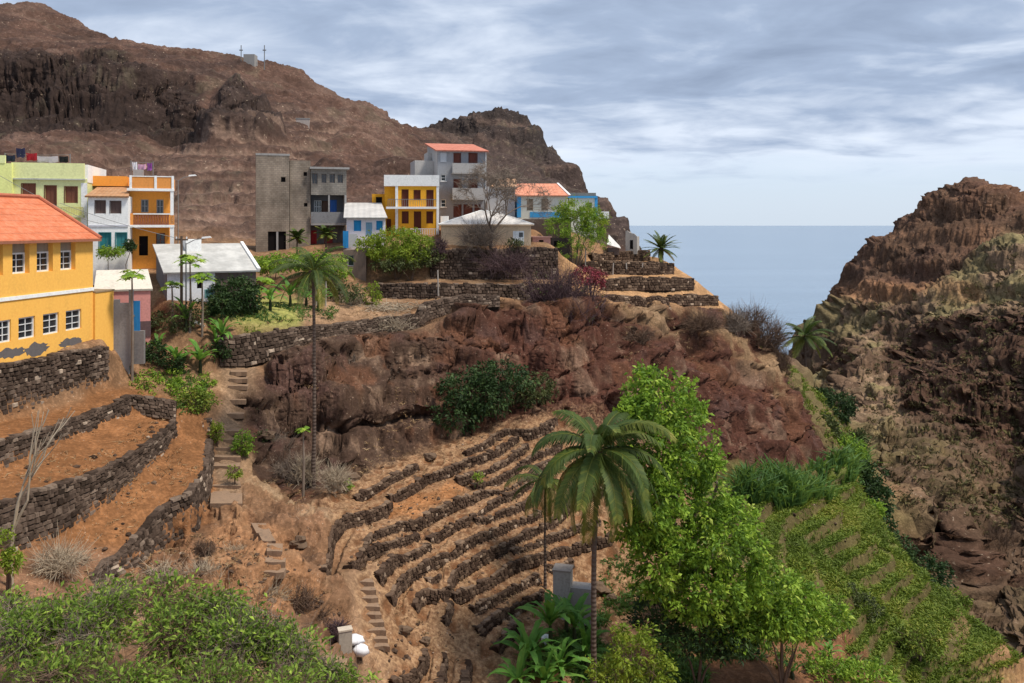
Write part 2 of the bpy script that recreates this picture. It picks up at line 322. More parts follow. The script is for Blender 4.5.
# ---- small terrace walls traced along their tops: (rows of (column,row)), wall height in metres
BOWL = [
 ([(354,496),(373,486),(391,475),(417,463)], .5, 'short dry stone wall at the upper left end of the bowl, under the cliff foot'),
 ([(388,494),(402,489),(423,475),(450,465),(464,459),(486,453),(497,450),(499,444),(518,435)], .75, 'long dark terrace wall behind the widest bare orange bed of the bowl'),
 ([(465,451),(483,442),(491,434),(510,426),(519,429),(530,430),(545,422),(556,417)], .9, 'topmost terrace wall of the bowl, just right of the round bush on the cliff foot'),
 ([(456,478),(474,472),(498,463),(503,459),(516,451),(527,443)], .6, 'terrace wall with a small green weed at its left end, upper part of the bowl'),
 ([(472,485),(493,478),(514,468),(524,460),(535,451),(545,452),(549,446),(561,442)], .65, 'second wall under the weed, ending behind the fronds of the front palm'),
 ([(323,569),(328,545),(329,529),(337,519),(350,511),(361,512),(377,506),(391,500)], 1.0, 'tall dark corner wall that bends downhill at the left rim of the bowl'),
 ([(349,564),(366,545),(366,535),(386,528),(404,518),(411,522),(425,514),(450,501),(474,492),(495,488),(502,490),(522,480),(531,468),(545,460),(560,455)], .75, 'longest terrace wall, running along the lower edge of the bare orange bed'),
 ([(366,550),(388,541),(417,532)], .6, 'short curved wall inside the left bend of the bowl'),
 ([(429,537),(440,529),(453,521),(474,514),(495,498),(517,489),(531,478)], .65, 'terrace wall one step below the longest wall of the bowl'),
 ([(474,518),(490,517),(498,511),(522,503),(531,494),(537,488)], .6, 'wall with a forked left end in the middle of the bowl'),
 ([(377,574),(386,561),(399,552),(404,556),(420,547),(429,543)], .8, 'hook shaped wall just right of the head of the lower steps'),
 ([(389,595),(393,583),(411,566),(423,564),(437,553),(450,552),(453,548),(468,537),(483,531),(498,526),(508,520),(524,518),(540,510)], .75, 'long sweeping middle wall whose left end curls down beside the lower steps'),
 ([(440,591),(448,588),(450,577),(450,569),(466,561),(477,553),(495,545),(511,540),(524,530),(543,523),(555,515),(570,498),(586,490),(604,486)], .8, 'wall that ends in an upright corner in the middle of the lower bowl'),
 ([(511,549),(530,543),(544,537),(559,531),(580,522),(600,518)], .5, 'low short wall left of the front palm trunk, under its hanging fronds'),
 ([(452,594),(465,588),(486,579),(498,569),(514,560),(532,555),(559,548),(585,540),(612,534)], .7, 'straight lower wall that runs up to the thin trunk of the small palm'),
 ([(471,606),(483,600),(508,588),(538,572)], .65, 'lower wall pointing at the grey concrete tank, upper of the pair'),
 ([(476,626),(495,613),(514,603),(543,588)], .65, 'lower wall pointing at the grey concrete tank, nearer of the pair'),
 ([(495,645),(496,638),(502,632),(519,620)], .8, 'curved wall against the banana plants at the bottom of the bowl'),
 ([(413,603),(415,594),(421,588),(429,586),(436,591),(449,588)], .8, 'bulging mossy wall with a rounded nose right of the lower steps'),
 ([(426,578),(439,572)], .45, 'very short stub of wall above the mossy rounded wall'),
 ([(442,619),(446,609),(450,601)], .5, 'small upright stub wall in the lower middle of the bowl'),
 ([(439,686),(441,668),(443,651)], .4, 'low wall running straight down at the bottom of the bowl, left of two'),
 ([(391,679),(413,671),(424,657),(424,648)], .6, 'rounded retaining wall around the foot of the lower steps'),
 ([(465,686),(466,672),(468,660)], .4, 'low wall running straight down at the bottom of the bowl, right of two'),
 ([(545,564),(555,566),(572,559)], .5, 'low wall beside the grey concrete tank'),
]
def densify(pts, step=0.45):
    out = [Vector(pts[0])]
    for a, b in zip(pts, pts[1:]):
        a, b = Vector(a), Vector(b); n = max(1, int((b-a).length/step)); out += [a.lerp(b, i/n) for i in range(1, n+1)]
    return out
def trace(line, h):
    """wall line on the smooth land under the traced top edge"""
    q = []
    for i in range(len(line)-1):
        n = max(2, int(math.hypot(line[i+1][0]-line[i][0], line[i+1][1]-line[i][1])/4))
        q += [(line[i][0]+(line[i+1][0]-line[i][0])*k/n, line[i][1]+(line[i+1][1]-line[i][1])*k/n) for k in range(n)]
    q.append(line[-1]); pts = []
    for px, py in q:
        p = hit(px, py, BV0)
        if p is None: continue
        p = hit(px, py + 0.5*h*FP/p.y*0.9, BV0) or p
        pts.append(p)
    a = np.array([tuple(p) for p in pts])
    for _ in range(3): a[1:-1] = 0.25*a[:-2]+0.5*a[1:-1]+0.25*a[2:]
    return densify(a.tolist())
TERR = []          # (points, height, label, kind)
for ln, h, lb in BOWL: TERR.append((trace(ln, h), h, lb, 'bowl'))
ZS = ZG.copy()     # smooth land
def terrace(pts, h, rad=2.0):
    a = np.array([(p.x, p.y) for p in pts]); x0, y0 = a.min(0)-rad; x1, y1 = a.max(0)+rad
    r0, r1 = np.searchsorted(YS, y0), np.searchsorted(YS, y1)
    c0 = np.searchsorted(US, min(x0/y0, x0/y1)); c1 = np.searchsorted(US, max(x1/y0, x1/y1))
    X, Y = XG[r0:r1, c0:c1], YG[r0:r1, c0:c1]; best = np.full(X.shape, 9.0); sgn = np.zeros(X.shape); ta = np.zeros(X.shape); n = len(a)
    # uphill is the side where the smooth land is higher
    for i in range(n-1):
        p, q = a[i], a[i+1]; d = q-p; l2 = d@d
        if l2 < 1e-9: continue
        t = np.clip(((X-p[0])*d[0]+(Y-p[1])*d[1])/l2, 0, 1); dx = X-p[0]-t*d[0]; dy = Y-p[1]-t*d[1]; dist = np.hypot(dx, dy)
        s = np.sign(d[0]*(Y-p[1])-d[1]*(X-p[0])); m = dist < best
        best[m] = dist[m]; sgn[m] = s[m]; ta[m] = ((i+t)/(n-1))[m]
    mid = a[n//2]; d = a[min(n//2+1, n-1)]-a[max(n//2-1, 0)]; nn = np.array([-d[1], d[0]])/np.hypot(*d)
    zz = zat(ZS, np.array([mid[0]+nn[0]*.8, mid[0]-nn[0]*.8]), np.array([mid[1]+nn[1]*.8, mid[1]-nn[1]*.8])); up = 1.0 if zz[0] > zz[1] else -1.0
    w = np.clip(1-best/rad, 0, 1) * np.clip(np.minimum(ta, 1-ta)*n*.45/0.7, 0, 1)
    return (slice(r0, r1), slice(c0, c1)), sgn*up*0.5*h*w, best, up
_dz = np.zeros(ZG.shape); _bd = np.full(ZG.shape, 9.0); UPS = []
for pts, h, lb, kd in TERR:
    sl_, dz, dist, up = terrace(pts, h); UPS.append(up)
    m = dist < _bd[sl_]; _dz[sl_][m] = dz[m]; _bd[sl_][m] = dist[m]
ZG = ZS + _dz
# ================================================================ node material helper
class NT:
    def __init__(s, name, rough=0.9, spec=0.2):
        s.m = bpy.data.materials.new(name); s.m.use_nodes = True; s.N = s.m.node_tree.nodes; s.L = s.m.node_tree.links
        s.b = s.N['Principled BSDF']; s.b.inputs['Roughness'].default_value = rough; s.b.inputs['Specular IOR Level'].default_value = spec
    def nd(s, t, ins=None, **k):
        n = s.N.new(t)
        for a, v in k.items(): setattr(n, a, v)
        for a, v in (ins or {}).items(): s.put(n.inputs[a], v)
        return n
    def put(s, sock, v):
        if hasattr(v, 'is_linked') or hasattr(v, 'links'): s.L.new(v, sock)
        else: sock.default_value = v
    def m_(s, op, a, b=None, c=None):
        n = s.N.new('ShaderNodeMath'); n.operation = op
        for i, v in enumerate((a, b, c)):
            if v is not None: s.put(n.inputs[i], v)
        return n.outputs[0]
    def obj(s): return s.nd('ShaderNodeTexCoord').outputs['Object']
    def attr(s, n, fac=True): return s.nd('ShaderNodeAttribute', attribute_name=n).outputs['Fac' if fac else 'Color']
    def noise(s, vec, scale, detail=3, rough=0.55, dist=0.0):
        return s.nd('ShaderNodeTexNoise', {'Vector': vec, 'Scale': scale, 'Detail': detail, 'Roughness': rough, 'Distortion': dist}).outputs[0]
    def map(s, vec, sc=(1, 1, 1), loc=(0, 0, 0), rot=(0, 0, 0)):
        return s.nd('ShaderNodeMapping', {'Vector': vec, 'Scale': sc, 'Location': loc, 'Rotation': rot}).outputs[0]
    def ramp(s, fac, stops, interp='LINEAR'):
        n = s.nd('ShaderNodeValToRGB', {'Fac': fac}); n.color_ramp.interpolation = interp; e = n.color_ramp.elements
        while len(e) < len(stops): e.new(0.5)
        for k, (p, c) in zip(e, stops): k.position = p; k.color = (c, c, c, 1) if isinstance(c, (int, float)) else (*c, 1)
        return n.outputs[0]
    def mix(s, f, a, b, mode='MIX'):
        n = s.N.new('ShaderNodeMix'); n.data_type = 'RGBA'; n.blend_type = mode; s.put(n.inputs[0], f)
        for i, v in ((6, a), (7, b)): s.put(n.inputs[i], (*v, 1) if isinstance(v, tuple) and len(v) == 3 else v)
        return n.outputs[2]
    def base(s, c): s.put(s.b.inputs['Base Color'], (*c, 1) if isinstance(c, tuple) else c); return s
    def bump(s, h, st=0.5, dist=0.05):
        n = s.nd('ShaderNodeBump', {'Height': h, 'Strength': st, 'Distance': dist}); s.L.new(n.outputs[0], s.b.inputs['Normal']); return s

def ground_material(name, sc, bumpd):
    t = NT(name, 0.95, 0.1); o = t.obj(); col = t.attr('col', False); pat = t.attr('cells')
    n1 = t.noise(o, 0.9*sc, 5, 0.65); n2 = t.noise(o, 4.5*sc, 4, 0.7); n3 = t.noise(o, 0.22*sc, 3)
    f = t.m_('ADD', t.m_('MULTIPLY', n1, 0.6), t.m_('ADD', t.m_('MULTIPLY', n2, 0.75), t.m_('MULTIPLY', n3, 0.25)))
    c = t.mix(1.0, col, t.ramp(f, [(0.45, 0.42), (0.8, 1.0), (1.08, 1.75)]), 'MULTIPLY')
    # ridged planting pits on the beds
    dv = None and t.nd('ShaderNodeTexVoronoi', {'Vector': t.mix(0.2, t.map(o, (1, .8, 0.3)), t.nd('ShaderNodeTexNoise', {'Vector': o, 'Scale': 1.5, 'Detail': 4.0}).outputs[1]), 'Scale': 1.5}, feature='DISTANCE_TO_EDGE').outputs['Distance']
    rim = pat
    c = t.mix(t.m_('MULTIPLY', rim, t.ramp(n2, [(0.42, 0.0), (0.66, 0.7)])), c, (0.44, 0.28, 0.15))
    # scattered pale straw and stone flecks
    fl = t.m_('MULTIPLY', t.ramp(t.noise(o, 7.0*sc, 2, 0.5), [(0.66, 0.0), (0.72, 1.0)]), t.ramp(n1, [(0.42, 0.0), (0.6, 0.55)]))
    c = t.mix(fl, c, (0.52, 0.4, 0.29)); t.base(c)
    h = t.m_('ADD', t.m_('MULTIPLY', n1, 1.0), t.m_('ADD', t.m_('MULTIPLY', n2, 0.45), t.m_('MULTIPLY', rim, 0.5)))
    v1 = t.nd('ShaderNodeTexVoronoi', {'Vector': t.mix(.4, t.map(o, (sc, sc, 1.7*sc)), t.nd('ShaderNodeTexNoise', {'Vector': o, 'Scale': .9*sc, 'Detail': 5.0}).outputs[1]), 'Scale': 1.6}, feature='DISTANCE_TO_EDGE').outputs['Distance']
    rk = t.attr('rock'); h = t.m_('ADD', h, t.m_('MULTIPLY', t.ramp(v1, [(0.0, 0.0), (0.3, 1.0)], 'EASE'), t.m_('MULTIPLY', rk, t.ramp(n3, [(.42, 0.0), (.62, .75)]))))
    t.bump(h, 0.9, bumpd); return t.m
M = {}
M['hillside'] = ground_material('hillside_ground', 1.0, 0.16)
M['mountain'] = ground_material('mountain_rock', 0.22, 0.7)
M['cliff'] = ground_material('cliff_rock', 0.32, 0.5)

# ================================================================ land: normals, roughening, colour
def inpoly(px, py, poly):
    r = np.zeros(px.shape, bool); n = len(poly)
    for i in range(n):
        (x0, y0), (x1, y1) = poly[i], poly[(i+1) % n]
        if y0 == y1: continue
        r ^= ((y0 > py) != (y1 > py)) & (px < (x1-x0)*(py-y0)/(y1-y0)+x0)
    return r
def land():
    global XD, YD, ZD, COLR, CELLS
    PXG = UG*FP+CX; PYG = HY-ZS/YG*FP
    P3 = np.stack([XG, YG, ZS], -1).reshape(-1, 3)
    j1 = fbm(P3, 0.35, 4, .6, 3).reshape(XG.shape); j2 = fbm(P3, 0.35, 4, .6, 11).reshape(XG.shape)
    js = 900/YG*0.9
    jx, jy = PXG+j1*js, PYG+j2*js
    zone = lambda poly, y0=0, y1=999: (inpoly(jx, jy, poly) & (YG > y0) & (YG < y1)).astype(float)
    sm = lambda z, a=2, b=3: blur(blur(z, a, 0), b, 1)
    # masks
    mtn = smooth01(YG, 108, 118)*(1-smooth01(XG - (36+0.06*(YG-100)), 0, 4))
    XR = np.interp(YG.ravel(), [40, 58, 72, 84, 97, 110, 125, 160, 210, 290, 480], [60, 40, 41, 42.5, 44.5, 47, 50, 55, 65, 85, 100]).reshape(XG.shape)
    clf = smooth01(XG-XR, -1, 1.5)
    mtn = mtn*(1-clf)
    rock = sm(zone([(236,392),(285,347),(320,339),(430,324),(470,306),(600,300),(660,308),(720,312),(770,335),(800,380),(832,440),(855,482),(800,478),(700,474),(660,444),(540,419),(480,432),(430,446),(345,490),(300,502),(262,470),(250,440)], 55, 112))*(1-clf)
    # --- normals of the smooth land (world)
    zb = blur(blur(ZS, 3, 0), 4, 1)
    dzu = np.gradient(zb, US, axis=1)/YG; dzy = np.gradient(zb, YS, axis=0) - dzu*UG
    nrm = np.stack([-dzu, -dzy, np.ones_like(zb)], -1); nrm /= np.linalg.norm(nrm, axis=-1, keepdims=True)
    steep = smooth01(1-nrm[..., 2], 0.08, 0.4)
    near = (1-mtn)*(1-clf)
    shp = XG.shape; F_ = lambda *a, **k: fbm(P3, *a, **k).reshape(shp)
    d = np.zeros(shp)
    # near rock face: big blocks, ledges and chips
    warp = P3 + np.stack([j1.ravel(), j2.ravel(), j1.ravel()*.5], -1)*1.2
    Fw = lambda *a, **k: fbm(warp, *a, **k).reshape(shp)
    def wor(mask, pts, freq, seed, crack):
        r = np.zeros(mask.size); ix = np.nonzero(mask.ravel() > .02)[0]
        if len(ix): cv, e = worley(pts[ix], freq, seed); r[ix] = cv - crack*(1-smooth01(e, 0, .16))
        return r.reshape(shp)
    w2 = warp*np.array([.7, .7, 1.5])
    Fa = lambda *a, **k: fbm(w2, *a, **k).reshape(shp)
    rr = Fa(.16, 3, .5, 21, ridged=True)*1.2 + wor(rock, w2, .30, 5, 1.1)*.6 + wor(rock, w2, .85, 6, .8)*.24 + wor(rock, warp, 2.2, 7, .7)*.085 + Fa(.8, 4, .6, 31, ridged=True)*.3 + F_(2.1, 2, .5, 33)*.1
    dh = rock*(rr-.15)*1.35
    def ledge(zw, st, sh): ph = zw/st; fr = ph-np.floor(ph); return (smooth01(fr, sh, 1.0)-fr+.5*sh)*st
    n_l = F_(.09, 3, .5, 36); zl = rock*(.55+.6*np.clip(n_l+.3, 0, 1))*(ledge(ZS+1.5*j1+2.4*n_l, 2.7, .6)*.75+ledge(ZS+.8*j2+1.2*n_l, .9, .6)*.55)
    rough = np.clip(sm(zone([(228,500),(262,470),(335,500),(325,570),(352,585),(345,690),(150,690),(88,600),(130,560),(200,520)], 36, 62), 3, 4), 0, 1)*(1-rock)
    d += rough*(Fw(.45, 4, .6, 41, ridged=True)*.75 + wor(rough, w2, .6, 8, .8)*.28 + F_(2, 2, .5, 43)*.08)
    d += near*(1-rock)*(F_(.7, 3, .5, 51)*.10 + F_(3, 2, .5, 53)*.03)
    fld = np.clip(sm(zone([(100,165),(200,140),(300,130),(320,190),(255,245),(110,240)], 108, 215) + zone([(-120,170),(80,168),(140,200),(140,240),(-120,240)], 108, 215) + zone([(268,108),(345,118),(335,150),(280,150)], 150, 300), 4, 5), 0, 1)
    # mountain: gullies, crags, bands
    Q = P3*np.array([1, 1, .55]); Ql = P3*np.array([.5, .5, 1.5]) + np.stack([j1.ravel(), j2.ravel(), j1.ravel()*2], -1)*4; lens = fbm(Ql, .05, 5, .6, 66, ridged=True).reshape(shp)
    crag = fbm(Q, .022, 5, .55, 61, ridged=True).reshape(shp)*6.5 + fbm(warp, .11, 4, .6, 63, ridged=True).reshape(shp)*2.3 + F_(.5, 2, .5, 65)*.35
    strata = fbm(np.stack([P3[:, 0]*.03, P3[:, 1]*.03, P3[:, 2]*.42+j1.ravel()*.9], -1), 1.0, 3, .6, 71).reshape(shp)
    band = np.clip(sm(zone([(-120,62),(60,62),(120,60),(185,80),(205,92),(196,150),(120,142),(-120,150)], 150, 260), 4, 5), 0, 1)
    spur = np.clip(sm(zone([(200,142),(222,98),(234,88),(252,100),(285,135),(262,142)], 150, 260), 3, 4), 0, 1)
    peak = np.clip(sm(zone([(420,140),(440,112),(478,108),(490,95),(525,98),(545,140),(570,165),(540,165),(500,135),(470,150)], 250, 420), 3, 4), 0, 1)
    pin = fbm(P3*np.array([1, .25, .1]), .16, 3, .6, 77, ridged=True).reshape(shp)
    ridge_w = smooth01(YG, 250, 275)*smooth01(PXG, 340, 395)
    mw = P3*np.array([.75, .75, 1.35])+np.stack([j1.ravel(), j2.ravel(), j1.ravel()], -1)*7
    crag = crag + wor(mtn, mw, .055, 15, .7)*(.45+3.4*np.maximum(band, np.maximum(spur, peak*.5))) + wor(mtn, mw, .16, 16, .7)*(.14+1.2*np.maximum(band, np.maximum(spur, peak*.5)))
    bp = np.maximum(band, np.maximum(spur, peak))
    zl = zl + mtn*(ledge(ZS+3.0*j1+7*F_(.03, 3, .5, 37), 9.0, .6)*(.22+.42*bp) + ledge(ZS+1.6*j2+4*F_(.05, 3, .5, 38), 3.2, .6)*(.25+.1*bp))
    dh = dh + mtn*(lens*2.0+crag*.06)*bp
    d += mtn*(crag*(1-.62*bp)*(1-.7*fld)*(.5+.7*steep)*(1-.35*smooth01(YG, 250, 330)) + strata*(.5+.6*band+.5*peak) + spur*3 + pin*1.7*np.clip(ridge_w*(1-smooth01(PXG, 540, 580))+spur, 0, 1))
    # cliff across the ravine
    cr = fbm(Q, .04, 5, .58, 81, ridged=True).reshape(shp)*3.2 + fbm(warp, .17, 4, .6, 83, ridged=True).reshape(shp)*1.1 + F_(.8, 2, .5, 85)*.18
    topc = np.clip(sm(zone([(820,300),(845,262),(905,190),(965,165),(1150,160),(1150,240),(1000,235),(975,265),(940,295),(880,300)], 150, 300), 4, 5), 0, 1)
    cr = cr + wor(clf, mw, .075, 25, .7)*(.9+1.6*topc) + wor(clf, mw, .22, 26, .7)*(.4+.6*topc)
    zl = zl + clf*(ledge(ZS+2.4*j1+6*F_(.03, 3, .5, 39), 7.0, .6)*(.42+.1*topc) + ledge(ZS+1.4*j2+3*F_(.05, 3, .5, 40), 2.2, .6)*(.45-.33*topc))
    dh = dh + clf*(cr*.16+lens*3.6)*topc + clf*(1-topc)*(lens*2.6+wor(clf, mw, .13, 28, .9)*1.1+fbm(P3*np.array([1, 1, .5]), .03, 4, .5, 87, ridged=True).reshape(shp)*4.5)
    d += clf*(cr*(1-.8*topc)*(.5+.5*steep) + strata*(.3+.6*topc))
    cragz = np.clip(sm(zone([(880,352),(925,335),(1024,318),(1150,318),(1150,470),(1010,470),(950,440),(905,415)], 90, 200) + zone([(830,345),(862,352),(850,380),(832,372)], 120, 300) + zone([(905,500),(960,520),(1000,600),(960,580)], 70, 130), 3, 4), 0, 1)*clf
    dh = dh + cragz*(lens*3.0+wor(clf, mw, .1, 29, .9)*1.6)
    # little field terraces on the far slopes
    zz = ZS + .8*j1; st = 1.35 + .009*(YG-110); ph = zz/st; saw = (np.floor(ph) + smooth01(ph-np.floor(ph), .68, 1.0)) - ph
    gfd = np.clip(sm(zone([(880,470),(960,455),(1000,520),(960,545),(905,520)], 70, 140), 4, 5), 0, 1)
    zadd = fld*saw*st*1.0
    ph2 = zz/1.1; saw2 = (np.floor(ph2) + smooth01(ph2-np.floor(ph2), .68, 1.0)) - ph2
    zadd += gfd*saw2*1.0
    gsl = sm(zone([(690,478),(850,470),(905,545),(1024,650),(1150,760),(1150,820),(880,720),(860,690),(830,640),(780,590),(720,560),(690,540)], 46, 92))*(1-rock)*(1-clf)
    global PHASE
    zg = ZS+.07*j1+.22*F_(.08, 2, .5, 88); PHASE = (zg/.78) % 1.0; zl = zl + gsl*ledge(zg, .78, .58)*1.5
    cap = smooth01(1-d*0, 0, 1)
    hl = np.sqrt(nrm[..., 0]**2+nrm[..., 1]**2)+.15
    XD = XG + nrm[..., 0]*(d+dh/hl*.85); YD = YG + nrm[..., 1]*(d+dh/hl*.85); ZD = ZG + nrm[..., 2]*d + .2*dh + zadd + zl
    # --------------------------------------------------- earth colours
    c = lambda r, g, b: np.array([r, g, b])
    A = np.zeros(shp+(3,)); A[:] = c(.2, .112, .06)
    def lay(m, col): A[:] = A*(1-m[..., None]) + np.asarray(col)*m[..., None]
    n_a = F_(.12, 4, .6, 91); n_b = F_(.5, 4, .6, 93); n_c = F_(.05, 4, .6, 95)
    lay(smooth01(n_b, .05, .35)*.6, c(.29, .185, .105))
    # hillside zones
    lay(sm(zone([(320,500),(345,480),(400,455),(540,412),(620,415),(640,690),(380,690),(372,640),(350,575),(322,572)], 40, 76)), c(.21, .113, .06))
    lay(sm(zone([(388,500),(455,478),(470,490),(412,524),(391,512)], 45, 75)), c(.28, .125, .05))
    lay(sm(zone([(-120,430),(130,388),(215,410),(212,520),(190,560),(90,600),(-120,640)], 33, 60)), c(.2, .09, .037))
    lay(sm(zone([(88,590),(130,545),(60,540),(-120,600),(-120,700),(90,700)], 30, 50))*.8, c(.2, .11, .065))
    lay(rough*smooth01(n_a+n_b*.5, -.35, .25), c(.19, .1, .055)); lay(rough*smooth01(n_b, .1, .4)*.6, c(.31, .215, .13)); lay(rough*smooth01(-n_b-.5*n_a, .05, .35)*.7, c(.095, .052, .032))
    lay(sm(zone([(225,360),(252,360),(246,410),(241,505),(215,505),(222,420)], 45, 75)), c(.22, .14, .085))
    lay(sm(zone([(345,565),(372,570),(392,650),(420,690),(370,690),(352,640)], 40, 50))*.8, c(.28, .17, .1))
    lay(sm(zone([(205,530),(240,500),(300,560),(330,600),(250,640),(215,580)], 40, 52))*.7, c(.29, .145, .07))
    # rock: dark red heart in the middle, browner left, pale dusty crusts
    rc = np.zeros(shp+(3,)); rc[:] = c(.066, .039, .027)
    redm = smooth01(PXG, 400, 520)[..., None]; rc = rc*(1-redm) + c(.072, .03, .02)*redm
    A[:] = A*(1-rock[..., None]) + rc*rock[..., None]
    lay(rock*smooth01(n_a*.6+n_b, .12, .5)*(1-.45*smooth01(PXG, 430, 560)), c(.21, .135, .09))
    lay(rock*smooth01(-n_a*.6-n_b, .18, .5)*.8, c(.075, .04, .032)); lay(rock*smooth01(F_(.25, 4, .6, 97), .15, .3)*.6, c(.12, .052, .028))
    lay(sm(zone([(600,300),(730,308),(790,380),(780,400),(720,345),(660,330)], 70, 112))*smooth01(n_b, -.3, .2)*.75, c(.24, .155, .085))
    # village ground, spur tip
    lay(sm(zone([(560,255),(700,262),(735,308),(600,302),(570,290)], 85, 112)), c(.36, .205, .1))
    lay(sm(zone([(250,300),(380,292),(420,312),(330,325),(250,335)], 68, 90)), c(.27, .165, .095))
    lay(sm(zone([(215,300),(300,300),(300,330),(215,332)], 68, 84)), c(.25, .24, .07))
    # green slope
    gs = sm(zone([(690,470),(850,470),(905,545),(1024,650),(1150,760),(1150,820),(880,720),(860,690),(840,640),(780,590),(720,560),(690,540)], 48, 92))
    lay(gs, c(.125, .13, .037)); lay(gs*smooth01(n_b+.4*n_a, -.1, .3), c(.115, .13, .03))
    lay(gs*smooth01(PHASE, .62, .74)*.8, c(.095, .065, .03))
    lay(gs*smooth01(PXG-.3*(PYG-600), 930, 1010)*.9, c(.33, .18, .09))
    lay(sm(zone([(640,640),(760,600),(860,640),(900,700),(640,700)], 44, 62)), c(.17, .08, .04))
    lay(sm(zone([(765,335),(800,360),(870,430),(905,545),(860,480),(815,440)], 90, 130))*.8, c(.15, .12, .05))
    # mountain
    mm = np.zeros(shp+(3,)); mm[:] = c(.15, .078, .05)
    def laym(m, col): mm[:] = mm*(1-m[..., None]) + np.asarray(col)*m[..., None]
    laym(smooth01(n_c+.5*n_a, .0, .4)*.8, c(.22, .125, .082)); laym(smooth01(-n_c-.6*n_a, .1, .5)*.75, c(.075, .045, .034))
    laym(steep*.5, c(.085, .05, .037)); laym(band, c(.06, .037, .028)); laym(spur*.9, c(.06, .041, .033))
    laym(smooth01(PXG, 420, 470)*smooth01(YG, 130, 200)*.8, c(.085, .06, .05)); laym(peak*.8, c(.055, .043, .038))
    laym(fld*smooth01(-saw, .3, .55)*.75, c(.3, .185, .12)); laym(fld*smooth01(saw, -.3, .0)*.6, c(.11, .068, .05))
    laym(smooth01(strata, .12, .4)*.45*(1-band), c(.23, .14, .095)); laym(smooth01(n_b*.6+n_a, .25, .5)*.35, c(.17, .14, .08))
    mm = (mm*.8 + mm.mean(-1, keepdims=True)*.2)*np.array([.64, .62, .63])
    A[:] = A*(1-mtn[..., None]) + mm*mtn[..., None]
    # cliff across
    cc = np.zeros(shp+(3,)); cc[:] = c(.2, .13, .08); mm = cc
    laym(smooth01(n_a+n_c, -.05, .3)*.7, c(.19, .16, .07)); laym(smooth01(-n_a*.7-n_c, .05, .35)*.8, c(.1, .06, .038))
    lowr = sm(zone([(900,430),(960,380),(1024,360),(1150,360),(1150,900),(880,900),(860,460)], 50, 150)); laym(np.clip(lowr, 0, 1)*.7, c(.085, .052, .033))
    laym(np.clip(lowr, 0, 1)*smooth01(n_a+n_b*.4, .05, .35)*.6, c(.15, .11, .05))
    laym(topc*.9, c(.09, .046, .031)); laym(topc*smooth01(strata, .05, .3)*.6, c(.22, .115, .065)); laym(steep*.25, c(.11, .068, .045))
    laym(cragz, c(.075, .041, .027)); laym(cragz*smooth01(n_b+n_a*.5, .1, .4)*.6, c(.17, .105, .065))
    ob = sm(zone([(830,285),(905,290),(990,292),(990,302),(905,305),(838,300)], 150, 300)); laym(ob*.6, c(.32, .16, .08))
    A[:] = A*(1-clf[..., None]) + cc*clf[..., None]
    COLR = A
    CELLZ = sm(zone([(320,500),(345,480),(400,455),(540,412),(620,415),(640,690),(380,690),(350,575)], 40, 76))*(1-.8*sm(zone([(388,500),(455,478),(470,490),(412,524),(391,512)], 45, 75)))
    cell = np.zeros(shp); ix = np.nonzero(CELLZ.ravel() > .02)[0]; cw = P3[ix]*np.array([1.0, .85, .3])+np.stack([j1.ravel()[ix], j2.ravel()[ix], 0*ix], -1)*.35
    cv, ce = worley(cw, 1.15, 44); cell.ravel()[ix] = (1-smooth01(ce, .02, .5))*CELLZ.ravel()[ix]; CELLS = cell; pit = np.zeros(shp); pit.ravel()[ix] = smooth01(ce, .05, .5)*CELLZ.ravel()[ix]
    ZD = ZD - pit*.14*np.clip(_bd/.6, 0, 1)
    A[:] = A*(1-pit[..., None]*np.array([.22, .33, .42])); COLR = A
    global ROCKW
    ROCKW = np.clip(rock+.6*rough+mtn*(bp+.25*steep)+clf*(topc+.4+.6*cragz), 0, 1)
    return mtn, clf
MTN, CLF = land()
def split_land():
    V = np.stack([XD, YD, ZD], -1).reshape(-1, 3); idx = np.arange(NR*NC).reshape(NR, NC)
    F = np.stack([idx[:-1, :-1], idx[:-1, 1:], idx[1:, 1:], idx[1:, :-1]], -1).reshape(-1, 4)
    ok = ~_bad.reshape(-1)[F].any(1)
    cm = (CLF[:-1, :-1] > .5).reshape(-1); mm = (MTN[:-1, :-1] > .5).reshape(-1) & ~cm
    for name, sel in (('hillside', ~cm & ~mm), ('mountain', mm), ('ravine_cliff', cm)):
        f = F[sel & ok]; used = np.unique(f); re = np.full(len(V), -1); re[used] = np.arange(len(used))
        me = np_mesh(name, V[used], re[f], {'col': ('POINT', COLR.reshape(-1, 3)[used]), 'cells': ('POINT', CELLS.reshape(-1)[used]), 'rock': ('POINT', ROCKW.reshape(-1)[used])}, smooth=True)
        tag(link_mesh(name, me, M['hillside' if name == 'hillside' else 'mountain' if name == 'mountain' else 'cliff']), kind='structure')
    s = np.arange(0, NR, 2)[:, None]; q = np.arange(0, NC, 2)[None, :]
    Vs = np.stack([XD[s, q], YD[s, q], ZD[s, q]], -1); nr, nc = Vs.shape[:2]; i = np.arange(nr*nc).reshape(nr, nc)
    Fs = np.stack([i[:-1, :-1], i[:-1, 1:], i[1:, 1:], i[1:, :-1]], -1).reshape(-1, 4)
    return BVHTree.FromPolygons(Vs.reshape(-1, 3).tolist(), Fs.tolist())
BV = split_land()

